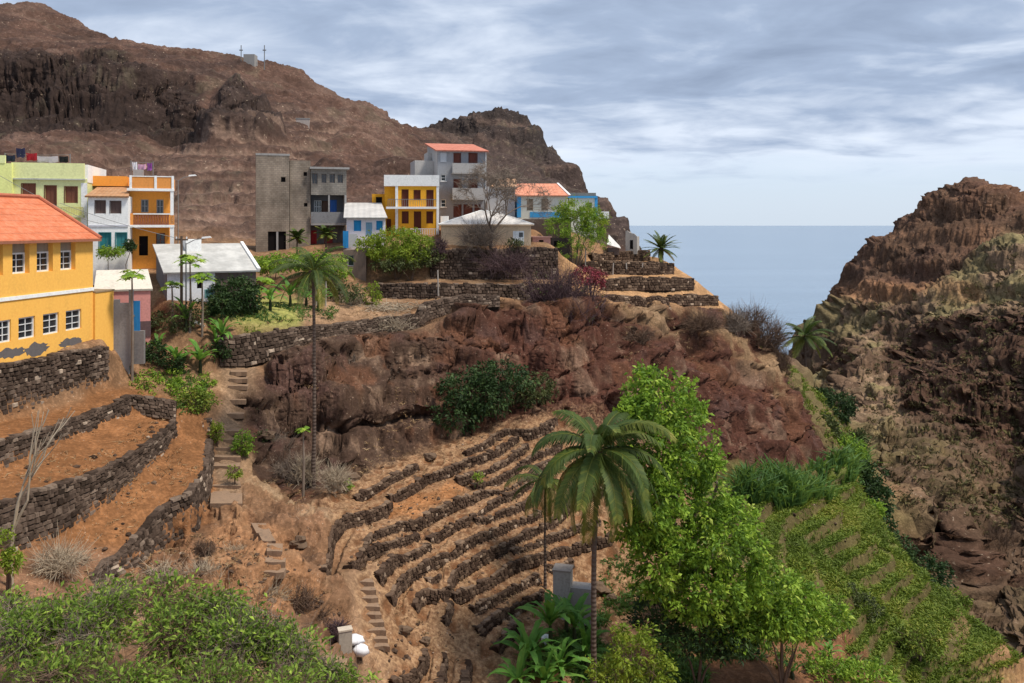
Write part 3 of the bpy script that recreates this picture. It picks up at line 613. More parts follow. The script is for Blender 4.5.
# ---------------------------------------------------------------- sea
t = NT('sea_water', 0.22, 0.5); o = t.obj()
h = t.m_('ADD', t.noise(t.map(o, (.02, .05, .02)), 1.0, 4), t.m_('MULTIPLY', t.noise(t.map(o, (.12, .25, .1)), 1.0, 3), .4))
t.base(t.mix(t.ramp(t.noise(t.map(o, (.0006, .003, 1)), 1.0, 3), [(.35, 0.), (.7, 1.)]), (.15, .22, .3), (.19, .27, .36))).bump(h, .5, 1.2)
s = MB(); s.quad((-60000, 60, 0), (60000, 60, 0), (60000, 110000, 0), (-60000, 110000, 0))
tag(s.build('sea', t.m, loc=(0, 0, -150)), kind='structure')

# ================================================================ dry stone walls
def stone_material(name, stops, gap=(.02, .013, .01)):
    t = NT(name, .95, .1); o = t.obj(); r = t.attr('rnd')
    c = t.ramp(r, stops); n = t.noise(o, 5, 4, .65); n0 = t.noise(o, .5, 3)
    c = t.mix(1.0, c, t.ramp(t.m_('ADD', t.m_('MULTIPLY', n, .7), t.m_('MULTIPLY', n0, .4)), [(.35, .5), (.75, 1.5)]), 'MULTIPLY')
    t.base(c).bump(n, .8, .05); return t.m
M['basalt'] = stone_material('basalt_stone', [(0., (.03, .02, .014)), (.35, (.062, .042, .031)), (.7, (.105, .073, .054)), (.92, (.19, .14, .105)), (1., (.36, .28, .21))])
M['brown_stone'] = stone_material('brown_field_stone', [(0., (.035, .02, .013)), (.4, (.066, .041, .028)), (.75, (.11, .071, .048)), (.95, (.2, .135, .09)), (1., (.34, .25, .18))])
def arc(pts, n):
    a = np.array([tuple(p) for p in pts], float); s = np.r_[0, np.cumsum(np.linalg.norm(np.diff(a, axis=0), axis=1))]; q = np.linspace(0, s[-1], n)
    return np.stack([np.interp(q, s, a[:, k]) for k in range(3)], -1), s[-1]
def stone_wall(label, top, bot, sz=.34, group=None, m=None, name='dry_stone_wall', proud=.1, back=.6, out=None, ragged=.12, capv=.12):
    """face of separate stones between a top and a bottom polyline, earth backing behind"""
    n = max(4, int(arc(top, 4)[1]/.3)); T, Ln = arc(top, n); B, _ = arc(bot, n)
    tan = np.gradient(T, axis=0); tan[:, 2] = 0; tan /= np.linalg.norm(tan, axis=1, keepdims=True)+1e-9
    nn = np.stack([tan[:, 1], -tan[:, 0], 0*tan[:, 0]], -1)
    if out is None:
        dv = (B-T); dv[:, 2] = 0
        sg = np.sign((dv*nn).sum()) or 1.0
    else: sg = out
    nn = nn*sg
    T = T.copy(); T[:, 2] += ragged*vnoise(T*1.0, 1.1, 5)*.6
    V = []; F = []; rn = []
    # backing: skin from bottom to top then back into the hill
    prof = [B-nn*.05-np.array([0, 0, .25]), T-nn*.0-np.array([0, 0, .05]), T-nn*back-np.array([0, 0, .12]), B-nn*(back+.2)-np.array([0, 0, .3])]
    b = 0; V += np.concatenate(prof).tolist()
    for k in range(3):
        for i in range(n-1): F.append((k*n+i, k*n+i+1, (k+1)*n+i+1, (k+1)*n+i)); rn.append(.0)
    F.append((0, n, 2*n, 3*n)); F.append((n-1, 4*n-1, 3*n-1, 2*n-1)); rn += [0., 0.]
    hmax = np.linalg.norm(T-B, axis=1).max(); rows = max(2, int(round(hmax/(sz*.72)))); rg = random.Random(len(label or '')*31+n)
    at = lambda A, u: A[min(int(u), n-2)]*(1-(u-min(int(u), n-2)))+A[min(int(u), n-2)+1]*(u-min(int(u), n-2))
    for r in range(rows+1):
        cap = r == rows; x = -rg.random()*sz
        while x < Ln:
            w = sz*rg.uniform(.55, 1.55)*(1.25 if cap else 1); x0, x1 = max(x, 0), min(x+w, Ln); x += w
            if x1-x0 < sz*.25 or (cap and rg.random() < .18): continue
            u0, u1 = x0/Ln*(n-1), x1/Ln*(n-1); um = (u0+u1)/2
            v0, v1 = (r+rg.uniform(-.15, .12))/rows, (r+1+rg.uniform(-.15, .15)+(.8 if rg.random() < .1 and r < rows-1 else 0))/rows
            if cap: v1 = 1 + sz*rg.uniform(.12, .42)/max(hmax, .3); v0 = 1-.03
            nv = at(nn, um); d0 = nv*proud*rg.uniform(.1, .5); d1 = nv*proud*rg.uniform(.9, 1.9); g = .1
            pts = []
            for dd, ins in ((d0, .0), (d1, rg.uniform(.12, .24))):
                for (uu, vv_) in ((u0+(u1-u0)*ins, v0+(v1-v0)*ins), (u1-(u1-u0)*ins, v0+(v1-v0)*ins), (u1-(u1-u0)*ins, v1-(v1-v0)*ins), (u0+(u1-u0)*ins, v1-(v1-v0)*ins)):
                    vv_ += rg.uniform(-.05, .05)/rows
                    pts.append(at(B, uu)*(1-vv_)+at(T, uu)*vv_+dd)
            bk = []
            if cap:
                bk = [pts[0]-nv*.45, pts[1]-nv*.45, pts[2]-nv*(.4*rg.random()+.1), pts[3]-nv*(.4*rg.random()+.1)]
            k = len(V); V += [tuple(p) for p in pts]
            fs = [(4,5,6,7),(0,1,5,4),(1,2,6,5),(2,3,7,6),(3,0,4,7)]
            if cap: V += [tuple(p) for p in bk]; fs += [(3,2,10,11),(2,1,9,10),(0,3,11,8)]
            val = min(1, max(.05, rg.gauss(.48, .25)+(capv if cap else 0)))
            if cap: val = min(val, .9)
            F += [tuple(k+i for i in f) for f in fs]; rn += [val]*len(fs)
    me = np_mesh(name, V, F, {'rnd': ('FACE', np.array(rn))})
    o = link_mesh(name, me, m or M['basalt'])
    c = T.mean(0); return tag(o, label, 'wall', group)
def wl(key, label, **k):
    t, b = WL[key]
    if key[0] in 'WEFD': t = [(x, y, Y*.9945) for x, y, Y in t]; b = [(x, y+.6, Y*.9935) for x, y, Y in b]
    return stone_wall(label, [P(*p) for p in t], [P(*p) for p in b], **k)
wl('S', 'dark stone foundation wall under the big yellow house with the tiled roof', sz=.36, proud=.12)
wl('A', 'uppermost of the three long terrace walls stepping down in front of the big yellow house', sz=.36)
wl('B', 'tall middle one of the three long terrace walls in front of the big yellow house', sz=.4)
wl('C', 'lowest curved terrace wall left of the stepped path, sinking into dry brush', sz=.38)
wl('X1', 'short cross wall under the banana garden, at the far end of the middle orange bed', sz=.34)
wl('X2', 'short cross wall under the banana garden, at the far end of the lowest orange bed', sz=.34)
wl('D', 'long rough wall along the cliff edge below the green banana garden', sz=.42)
wl('D2', 'sloping brown wall on the cliff edge below the heap of dry branches', sz=.42)
wl('E', 'low brown wall along the middle ledge between the black wall and the red cliff', sz=.42)
wl('F', 'tall black stone retaining wall in front of the cream house with the hipped roof', sz=.42)
wl('W1', 'topmost wall on the spur tip, beside the white ruin', sz=.42, m=M['brown_stone'])
wl('W2', 'second wall of the spur tip, with pale posts and the feathery palm on its end', sz=.42, m=M['brown_stone'])
wl('W3', 'third wall of the spur tip, right of the red flowering bush', sz=.42, m=M['brown_stone'])
wl('W4', 'lowest left wall of the spur tip, just right of the purple dry bush', sz=.42, m=M['brown_stone'])
wl('W5', 'lowest right wall of the spur tip, above the dead brush on the cliff corner', sz=.42, m=M['brown_stone'])
for (pts, h, lb, kd), up in zip(TERR, UPS):
    a = np.array([tuple(p) for p in pts]); z = zat(ZS, a[:, 0], a[:, 1]); tn = np.gradient(a, axis=0); tn[:, 2] = 0; tn /= np.linalg.norm(tn, axis=1, keepdims=True)+1e-9
    ov = np.stack([tn[:, 1], -tn[:, 0], 0*z], -1)*up
    h = h*.86 if kd == 'bowl' else h; kk = .42 if kd == 'bowl' else .45
    T = np.c_[a[:, :2]+ov[:, :2]*.10, z+h*kk+.0]; B = np.c_[a[:, :2]+ov[:, :2]*.24, z-h*.5-.1]
    stone_wall(lb or 'low stone terrace wall half lost in the grass of the green slope', T, B, capv=.2, sz=.3 if kd == 'bowl' else .3, m=M['brown_stone'], out=up, proud=.08, back=.45,
        group='terrace walls of the bowl' if kd == 'bowl' else 'terrace walls on the green slope', name='terrace_wall')
# ================================================================ buildings
_pc = {}
def paint(col, dirt=.35, rough=.85, sc=1.0, name='plaster'):
    dirt = min(.75, dirt*1.25)
    k = (col, dirt, name)
    if k in _pc: return _pc[k]
    t = NT(name, rough, .15); o = t.obj()
    n = t.noise(t.map(o, (1.3*sc, 1.3*sc, .35*sc)), 1.0, 5, .65); n2 = t.noise(o, 6*sc, 3, .6)
    f = t.m_('ADD', t.m_('MULTIPLY', n, .7), t.m_('MULTIPLY', n2, .3))
    dk = tuple(c*.45+.02 for c in col); lt = tuple(min(.9, c*1.12) for c in col)
    c = t.mix(t.ramp(f, [(.32, dirt), (.5, .0)]), t.mix(t.ramp(n2, [(.4, 0.), (.7, 1.)]), col, lt), dk)
    t.base(c).bump(n2, .25, .02); _pc[k] = t.m; return t.m
def tiles(col, col2, name, rows=9.0, cols=4.0, axis=0):
    """clay tiles: rows up the slope, ribs along it (object x runs along the eave)"""
    t = NT(name, .85, .15); o = t.obj(); sp = t.nd('ShaderNodeSeparateXYZ', {'Vector': o})
    x = sp.outputs[axis]; y = sp.outputs[2]
    rib = t.m_('ABSOLUTE', t.m_('SINE', t.m_('MULTIPLY', x, cols*math.pi))); row = t.m_('FRACT', t.m_('MULTIPLY', y, rows))
    n = t.noise(o, 3.0, 4, .6); n2 = t.noise(o, .7, 3)
    c = t.mix(t.ramp(n, [(.35, 0.), (.65, 1.)]), col, col2); c = t.mix(t.ramp(n2, [(.4, .0), (.75, .45)]), c, tuple(v*.55 for v in col))
    c = t.mix(t.ramp(row, [(.0, .55), (.16, 0.)]), c, tuple(v*.4 for v in col))
    t.base(c).bump(t.m_('ADD', t.m_('MULTIPLY', rib, .5), row), .8, .06); return t.m
def blocks(name, col, col2, mortar):
    t = NT(name, .95, .1); o = t.obj(); sp = t.nd('ShaderNodeSeparateXYZ', {'Vector': o})
    v = t.nd('ShaderNodeCombineXYZ', {'X': t.m_('ADD', sp.outputs[0], sp.outputs[1]), 'Y': sp.outputs[2]}).outputs[0]
    b = t.nd('ShaderNodeTexBrick', {'Vector': v, 'Color1': (*col, 1), 'Color2': (*col2, 1), 'Mortar': (*mortar, 1), 'Scale': 1.0, 'Mortar Size': .022, 'Brick Width': .42, 'Row Height': .21, 'Bias': 0.0})
    n = t.noise(t.map(o, (.5, .5, .3)), 1.0, 4, .65)
    t.base(t.mix(1.0, b.outputs[0], t.ramp(n, [(.3, .5), (.7, 1.35)]), 'MULTIPLY')).bump(b.outputs[1], -.5, .02); return t.m
def sheet_roof(name, col, cols=3.0, dirt=.4):
    t = NT(name, .75, .2); o = t.obj(); x = t.nd('ShaderNodeSeparateXYZ', {'Vector': o}).outputs[0]
    n = t.noise(t.map(o, (.6, .6, .6)), 1.0, 5, .7)
    t.base(t.mix(t.ramp(n, [(.4, dirt), (.62, 0.)]), col, tuple(c*.5 for c in col))).bump(t.m_('SINE', t.m_('MULTIPLY', x, cols*6.283)), .4, .04); return t.m
t = NT('window_glass', .12, .6); t.base((.025, .03, .035)); GLASS = t.m
t = NT('unlit_interior_paint', .9, .05); t.base((.012, .01, .01)); DARK = t.m  # near-black colour painted in for the shade of unlit rooms
def wood(col, name='painted_wood', sc=9.0):
    k = (col, name)
    if k in _pc: return _pc[k]
    t = NT(name, .75, .2); o = t.obj(); x = t.nd('ShaderNodeSeparateXYZ', {'Vector': o}).outputs[0]
    g = t.m_('FRACT', t.m_('MULTIPLY', x, sc)); n = t.noise(t.map(o, (4, 4, 1)), 1.0, 4, .6)
    c = t.mix(t.ramp(n, [(.35, .4), (.6, 0.)]), col, tuple(v*.5 for v in col)); t.base(t.mix(t.ramp(g, [(0., .7), (.12, 0.)]), c, tuple(v*.3 for v in col))).bump(g, .3, .02); _pc[k] = t.m; return t.m
WHITE = paint((.78, .78, .76), .25); CONC = paint((.30, .29, .28), .5); METAL = paint((.2, .2, .2), .3, .5, name='painted_metal')
def slots(mb, x0, x1, z0, z1, holes, y=0.0, rec=.2):
    """wall face in the plane y with openings cut through it and their reveals"""
    xs = sorted({x0, x1, *[max(x0, min(x1, h[i])) for h in holes for i in (0, 2)]}); zs = sorted({z0, z1, *[max(z0, min(z1, h[i])) for h in holes for i in (1, 3)]})
    for xa, xb in zip(xs, xs[1:]):
        for za, zb in zip(zs, zs[1:]):
            cx, cz = (xa+xb)/2, (za+zb)/2
            if any(h[0] < cx < h[2] and h[1] < cz < h[3] for h in holes): continue
            mb.quad((xa, y, za), (xb, y, za), (xb, y, zb), (xa, y, zb))
    for a, b, c, d in holes:
        q = y+rec
        mb.quad((a, y, b), (a, q, b), (c, q, b), (c, y, b)); mb.quad((a, y, d), (c, y, d), (c, q, d), (a, q, d))
        mb.quad((a, y, b), (a, y, d), (a, q, d), (a, q, b)); mb.quad((c, y, b), (c, q, b), (c, q, d), (c, y, d))
class Bld:
    def __init__(s, name, label, cat, px, py, Y, a=0.0, group=None):
        s.o = Vector(P(px, py, Y)); s.a = R(a); s.root = empty(name, s.o, s.a, label, cat, group); s.ca, s.sa = math.cos(s.a), math.sin(s.a)
    def L(s, px, py, y=0.0):
        """column,row -> local (x, z) on the vertical plane at local depth y"""
        u = (px-CX)/FP; ox = s.o.x-s.sa*y; oy = s.o.y+s.ca*y
        t = (u*oy-ox)/(s.ca-u*s.sa); return t, (HY-py)/FP*(oy+t*s.sa)-s.o.z
    def rect(s, r, y=0.0):
        x0, z1 = s.L(r[0], r[1], y); x1, z0 = s.L(r[2], r[3], y)
        xm, zb0 = s.L((r[0]+r[2])/2, r[3], y); _, zt0 = s.L((r[0]+r[2])/2, r[1], y); return x0, zb0, x1, zt0
    def body(s, r, depth, holes=(), m=None, y=0.0, name='wall', skirt=2.5, roof=True, rec=.2, flat=None):
        x0, z0, x1, z1 = r if flat else s.rect(r, y); hs = [h if flat == 2 else s.rect(h, y) for h in holes]
        mb = MB(); z0 -= skirt; slots(mb, x0, x1, z0, z1, hs, y, rec); b = y+depth
        mb.quad((x1, y, z0), (x1, b, z0), (x1, b, z1), (x1, y, z1)); mb.quad((x0, b, z0), (x0, y, z0), (x0, y, z1), (x0, b, z1)); mb.quad((x1, b, z0), (x0, b, z0), (x0, b, z1), (x1, b, z1))
        if roof: mb.quad((x0, y, z1), (x1, y, z1), (x1, b, z1), (x0, b, z1))
        mb.build(name, m, s.root); return x0, z0+skirt, x1, z1
    def win(s, r, kind='sash', col=(.75, .75, .73), y=0.0, rec=.2, bars=(2, 3), flat=None, sill=False, fr=.07, parent=None):
        x0, z0, x1, z1 = r if flat else s.rect(r, y); par = parent or s.root; yb = y+rec-.02
        if kind == 'dark':
            return MB().box(x0, yb, z0, x1, yb+.02, z1).build('opening', DARK, par)  # black panel closing the hole, interior shade put into its colour
        if kind in ('shutter', 'door'):
            mb = MB(); mb.box(x0, yb-.07, z0, (x0+x1)/2-.012, yb, z1).box((x0+x1)/2+.012, yb-.07, z0, x1, yb, z1).box((x0+x1)/2-.02, yb-.03, z0, (x0+x1)/2+.02, yb-.001, z1)
            d = mb.build(kind, wood(col), par); f = fr
            MB().box(x0-f, y-.03, z1, x1+f, y+.05, z1+f).box(x0-f, y-.03, z0, x0, y+.05, z1).box(x1, y-.03, z0, x1+f, y+.05, z1).build('frame', wood(tuple(v*.8 for v in col)), d); return d
        f = fr; mb = MB(); ya, yc = yb-.08, yb-.03
        mb.box(x0, ya, z0, x0+f, yb, z1).box(x1-f, ya, z0, x1, yb, z1).box(x0+f, ya, z0, x1-f, yb, z0+f).box(x0+f, ya, z1-f, x1-f, yb, z1)
        for i in range(1, bars[0]): xx = x0+(x1-x0)*i/bars[0]; mb.box(xx-.03, ya+.01, z0+f, xx+.03, yc, z1-f)
        for i in range(1, bars[1]): zz = z0+(z1-z0)*i/bars[1]; mb.box(x0+f, ya+.015, zz-.025, x1-f, yc-.006, zz+.025)
        w = mb.build('window', wood(col), par); MB().box(x0, yb, z0, x1, yb+.02, z1).build('pane', GLASS, w)
        if sill: MB().box(x0-.1, y-.12, z0-.08, x1+.1, y+.1, z0).build('sill', WHITE, w)
        return w
    def bx(s, name, m, r, y0, y1, parent=None, y=None, flat=False):
        x0, z0, x1, z1 = r if flat else s.rect(r, y0 if y is None else y); return MB().box(x0, y0, z0, x1, y1, z1).build(name, m, parent or s.root)
    def rail(s, r, y, n, m, name='railing', sides=0.0, t=.035):
        x0, z0, x1, z1 = s.rect(r, y); mb = MB(); mb.box(x0, y-t, z1-.06, x1, y+t, z1)
        for i in range(n+1): xx = x0+(x1-x0)*i/n; mb.box(xx-t, y-t*.8, z0, xx+t, y+t*.8, z1-.06)
        if sides:
            for xx in (x0, x1): mb.box(xx-t, y+t, z1-.06, xx+t, y+sides, z1)
        return mb.build(name, m, s.root)

# ---- big yellow house on the left
YEL = paint((.86, .45, .095), .16); 
b = Bld('yellow_house', 'big yellow house with an orange tiled roof on a dark stone base', 'house', 0, 365, 50, math.degrees(math.atan2(58.5-50, (93-512)/FP*58.5+512/FP*50)))
u = [(-21, 243, -6, 277), (-10.5, 242, 3, 275), (12.4, 241, 29.5, 273.5), (36.8, 240, 53, 272), (60.5, 240, 75.5, 270.5)]; lo = [(-24, 322, -10, 347), (-3, 319, 11, 342), (18.5, 316.5, 35, 338), (43, 314, 58.8, 334), (65.8, 309.5, 81.3, 330)]
u = u[1:]; lo = lo[1:]
xe = b.L(93, 300)[0]; zt = b.L(45, 237.5)[1]
def zc(r):      # level openings: same sill and head height along the facade
    x0, z0, x1, z1 = b.rect(r); return x0, z0, x1, z1
ur = [zc(r) for r in u]; lr = [zc(r) for r in lo]
uz0, uz1 = np.mean([r[1] for r in ur]), np.mean([r[3] for r in ur]); lz0, lz1 = np.mean([r[1] for r in lr[1:]]), np.mean([r[3] for r in lr[1:]])
ur = [(a, uz0, c, uz1) for a, _, c, _ in ur]; lr = [(a, lz0, c, lz1) for a, _, c, _ in lr]
mb = MB(); slots(mb, -7, xe, -.6, zt, ur+lr, 0, .42); mb.quad((xe, 0, -.6), (xe, 8.6, -.6), (xe, 8.6, zt), (xe, 0, zt)); mb.quad((xe, 8.6, -.6), (-7, 8.6, -.6), (-7, 8.6, zt), (xe, 8.6, zt)); mb.quad((-7, 8.6, -.6), (-7, 0, -.6), (-7, 0, zt), (-7, 8.6, zt))
rz = 2.55; mb.add([(xe, 0, zt), (xe, 8.6, zt), (xe, 4.3, zt+rz)], [(0, 1, 2)]); mb.add([(-7, 0, zt), (-7, 8.6, zt), (-7, 4.3, zt+rz)], [(0, 2, 1)]); mb.build('wall', YEL, b.root)
for r in ur:
    mid = r[1]+(r[3]-r[1])*.64
    b.win((r[0], r[1], r[2], mid), 'sash', rec=.42, bars=(2, 3), flat=1, fr=.1); b.bx('transom_panel', wood((.33, .27, .2)), (r[0], mid, r[2], r[3]), .34, .4, flat=True)
for r in lr: b.win(r, 'sash', rec=.2, bars=(2, 3), flat=1, fr=.09)
scz = b.L(45, 294.5)[1]; MB().box(-7, -.07, scz-.11, xe+.02, .05, scz+.11).build('string_course', WHITE, b.root)
ROOF = tiles((.58, .16, .07), (.66, .24, .13), 'clay_roof_tiles', 2.6, 3.2)
rf = MB(); ov = .45; sl = rz/4.3
rf.slab((-7.3, -ov, zt-ov*sl+.12), (xe+.25, -ov, zt-ov*sl+.12), (xe+.25, 4.3, zt+rz+.12), (-7.3, 4.3, zt+rz+.12), .12); rf.slab((xe+.25, 8.6+ov, zt-ov*sl+.12), (-7.3, 8.6+ov, zt-ov*sl+.12), (-7.3, 4.31, zt+rz+.12), (xe+.25, 4.31, zt+rz+.12), .12)
rf = rf.build('roof', ROOF, b.root)
rd = MB(); rd.tube([(xe+.22, -ov, zt-ov*sl+.16), (xe+.22, 4.3, zt+rz+.2)], .13, 8).tube([(-7.3, 4.3, zt+rz+.2), (xe+.25, 4.3, zt+rz+.2)], .14, 8); rd.build('ridge_tiles', paint((.42, .14, .08), .4), rf)
MB().box(-7.3, -ov-.02, zt-ov*sl-.06, xe+.25, -ov+.08, zt-ov*sl+.1).build('eaves_board', paint((.3, .12, .07), .3), rf)
def patch(parent, pts, m, y=-.006, name='bare_plaster_patch'):
    n = len(pts); MB().add([(x, y, z) for x, z in pts]+[(x, y+.03, z) for x, z in pts], [tuple(range(n))]+[((i+1) % n, i, n+i, n+(i+1) % n) for i in range(n)]).build(name, m, parent)
GREYP = paint((.13, .115, .11), .5)
def blotch(cx, cz, w, h, sd):
    rg = random.Random(sd); n = 26; return [(cx+w*math.cos(2*math.pi*k/n)*(1+.4*(rg.random()-.5)), cz+h*math.sin(2*math.pi*k/n)*(1+.7*(rg.random()-.5))) for k in range(n)]
for cx, cy, w, h, sd in ((10, 353, 15, 8.5, 1), (36, 349, 12, 9, 2), (71, 342, 11, 7, 3)):
    x0, z0 = b.L(cx-w, cy+h); x1, z1 = b.L(cx+w, cy-h); patch(b.root, blotch((x0+x1)/2, b.L(cx, cy)[1], (x1-x0)/2, (z1-z0)/2*.9, sd), GREYP)
# lower buttress wing at its far end
x1 = b.L(109, 300)[0]; zq = b.L(100, 292)[1]
MB().prism([(xe+.01, -.15), (xe+2.1, -.15), (xe+2.1, 2.2), (xe+.01, 2.2)], -.7, zq).build('buttress', YEL, b.root)
MB().box(xe+.005, -.2, zq+.003, xe+2.15, 2.25, zq+.1).build('buttress_cap', paint((.28, .2, .12), .5), b.root)

# ---- grey concrete wall with the blue gate
gw = Bld('concrete_wall', 'grey weathered concrete wall with a bright blue gate beside the yellow house', 'wall', 110, 356, 60.5, 8)
x0, z0 = gw.L(110, 366); x1, zt_ = gw.L(129, 303); x2, _ = gw.L(139.5, 303)
MB().box(x0, 0, z0-1, x1, .3, zt_).box(x0, .003, zt_, x0+.6, .297, zt_+.25).box(x1, -.06, z0, x1+.22, .34, gw.L(130, 290)[1]).build('wall_face', paint((.27, .26, .26), .6), gw.root)
dz0 = gw.L(134, 331)[1]; g = MB().box(x1+.24, .1, dz0, x2, .16, gw.L(134, 301)[1]).build('gate', wood((.03, .22, .5)), gw.root); MB().box(x1+.3, .06, dz0+1.0, x1+.36, .1, dz0+1.15).build('handle', METAL, g)
MB().box(x1+.1, -.05, z0+.1, x2+.3, .35, dz0).build('threshold_wall', paint((.2, .18, .17), .6), gw.root)
# ---- pink hut
b = Bld('pink_hut', 'low pink hut with a pale sloping flat roof behind the blue gate', 'hut', 96, 328, 62, 24)
PINK = paint((.62, .27, .24), .35)
r = b.body((96, 290, 150.5, 328), 5.0, m=PINK, roof=False)
b.bx('plinth', paint((.13, .08, .08), .5), (r[0]-.02, -.8, r[2]+.02, .35), -.06, 5.02, flat=True)
zt = r[3]; MB().slab((r[0]-.15, -.15, zt+.05), (r[2]+.15, -.15, zt+.05), (r[2]-.1, 5.2, zt+1.25), (r[0]-.15, 5.2, zt+1.25), .14).build('roof', paint((.62, .56, .47), .4), b.root)
MB().add([(r[0], 0, zt-.002), (r[0], 5, zt-.002), (r[0], 5, zt+1.05)], [(0, 2, 1)]).build('gable', PINK, b.root); MB().add([(r[2], 0, zt-.002), (r[2], 5, zt-.002), (r[2], 5, zt+1.0)], [(0, 1, 2)]).build('gable', PINK, b.root)

# ---- pale green house
LG = paint((.68, .70, .34), .2)
b = Bld('pale_green_house', 'pale yellow green house with brown shutters and a flat roof, behind the tiled roof', 'house', 12, 226, 73, 14)
wn = [(22, 184, 35, 199), (45, 186, 56, 206), (65, 187, 77, 203)]
r = b.body((12, 178.5, 87, 256), 7.5, wn, LG)
for w in wn: b.win(w, 'shutter', (.2, .075, .045))
b.bx('parapet', LG, (r[0]-.02, r[3]+.003, r[2]-.2, b.L(50, 163)[1]), -.12, .1, flat=True); b.bx('ledge', paint((.45, .46, .4), .3), (r[0]-.05, r[3]-.12, r[2]-.12, r[3]+.0), -.22, -.001, flat=True)
b.bx('side_wing', paint((.72, .74, .28), .2), (-30, 163, 11.6, 240), -.5, 6.0); b.bx('side_parapet', WHITE, (r[2]-.19, r[3]-.3, r[2]+.05, r[3]+1.25), .11, 7.4, flat=True)
b.bx('wing_parapet', LG, (-30, 155, 5, 162.9), -.55, -.3)
b.bx('white_corner', WHITE, (81, 183, 87.2, 256), -.03, -.001)
b.rail((60, 207, 83, 215), -.6, 14, paint((.6, .55, .2), .3)); b.bx('balcony', paint((.6, .58, .3), .3), (60, 215, 83, 217.5), -.65, -.002)
# ---- narrow white house
b = Bld('white_house', 'narrow two storey white house with brown shutters and a teal door', 'house', 88, 255, 72, 16)
wn = [(95.5, 201, 105, 213.5), (110.5, 201.5, 120.5, 213.5), (99.5, 233, 110.5, 254.5), (116, 233, 126.5, 248)]
r = b.body((88, 196, 128, 255.5), 6, wn, WHITE)
b.win(wn[0], 'shutter', (.13, .085, .075)); b.win(wn[1], 'shutter', (.13, .085, .075)); b.win(wn[2], 'door', (.03, .2, .22)); b.win(wn[3], 'shutter', (.05, .24, .25)); b.bx('string_course', paint((.55, .55, .6), .3), (88, 225, 128, 226.6), -.07, -.001)
MB().slab((r[0]-.2, -.3, r[3]-.02), (r[2]+.1, -.3, r[3]-.02), (r[2]-.6, 5.5, r[3]+1.1), (r[0]-.1, 5.5, r[3]+1.1), .12).build('roof', tiles((.42, .2, .09), (.5, .3, .17), 'old_roof_tiles', 4, 3), b.root)
# ---- orange house with balconies
OR = paint((.76, .31, .055), .22); ORD = paint((.66, .27, .07), .3)
b = Bld('orange_house', 'orange house with stacked balconies and a white railed roof terrace', 'house', 127.5, 257, 75, 20)
wn = [(141, 199.5, 148.5, 212.5), (156.5, 199.5, 163.5, 213.5), (139, 236, 148, 255.5), (156, 233, 165, 247)]
r = b.body((127.5, 189, 169, 257), 7, wn, OR)
b.win(wn[0], 'sash', (.35, .36, .38), bars=(2, 2)); b.win(wn[1], 'sash', (.35, .36, .38), bars=(2, 2)); b.win(wn[2], 'dark'); b.win(wn[3], 'sash', (.25, .1, .06), bars=(2, 2))
x0, x1 = b.L(128, 224)[0], b.L(174, 224, -1.1)[0]
for nm, zz in (('balcony_slab', b.L(150, 226)[1]), ('roof_slab', b.L(150, 190)[1])): MB().box(x0, -1.25, zz-.12, x1, 0, zz+.1).build(nm, WHITE, b.root)
zb = b.L(150, 224.9)[1]; zt = b.L(150, 213.5)[1]
MB().box(x0, -1.2, zb, x0+.5, -1.06, zt).build('balcony_panel', ORD, b.root); MB().box(x1-.3, -1.2, zb, x1, -.1, zt-.15).build('balcony_panel', ORD, b.root)
mb = MB(); n = 22
for i in range(n): xx = x0+.55+(x1-x0-1.0)*i/(n-1); mb.tube([(xx, -1.13, zb), (xx+.12*(i % 3-1), -1.13, zt-.12)], .07, 5)
mb.build('balcony_railing', paint((.28, .1, .05), .4), b.root); MB().box(x0+.5, -1.22, zt-.1, x1-.3, -1.04, zt).build('balcony_rail', WHITE, b.root)
zb = b.L(150, 189)[1]; zt = b.L(150, 176.5)[1]
MB().box(x0+.4, -1.16, zb, x1-.06, -1.06, zt-.1).box(x1-.16, -1.05, zb, x1-.06, 4.5, zt-.1).build('roof_parapet', ORD, b.root)
mb = MB()
for xx in (x0+.3, (x0+x1)/2+.4, x1-.1): mb.box(xx-.1, -1.22, zb, xx+.1, -1.0, zt+.02)
mb.box(x0+.2, -1.2, zt-.09, x1, -1.02, zt-.01); mb.build('parapet_posts', WHITE, b.root)
cx = b.L(172, 240, -1.1)[0]; MB().box(cx-.16, -1.2, b.L(172, 258)[1]-.5, cx+.16, -.9, b.L(172, 227)[1]).box(cx-.13, -1.2, b.L(172, 224)[1], cx+.13, -.9, b.L(172, 191)[1]).build('column', WHITE, b.root)
b.bx('back_parapet', OR, (92, 176, 127, 186), 2.5, 5.0); b.bx('water_box', CONC, (133, 169.5, 143, 176), 1.5, 3.0)
MB().tube([(b.L(130, 215)[0], -.7, b.L(130, 215)[1]), (b.L(130, 215)[0], -.7, b.L(130, 210)[1])], .16, 8).build('plant_pot', paint((.3, .12, .06), .3), b.root)
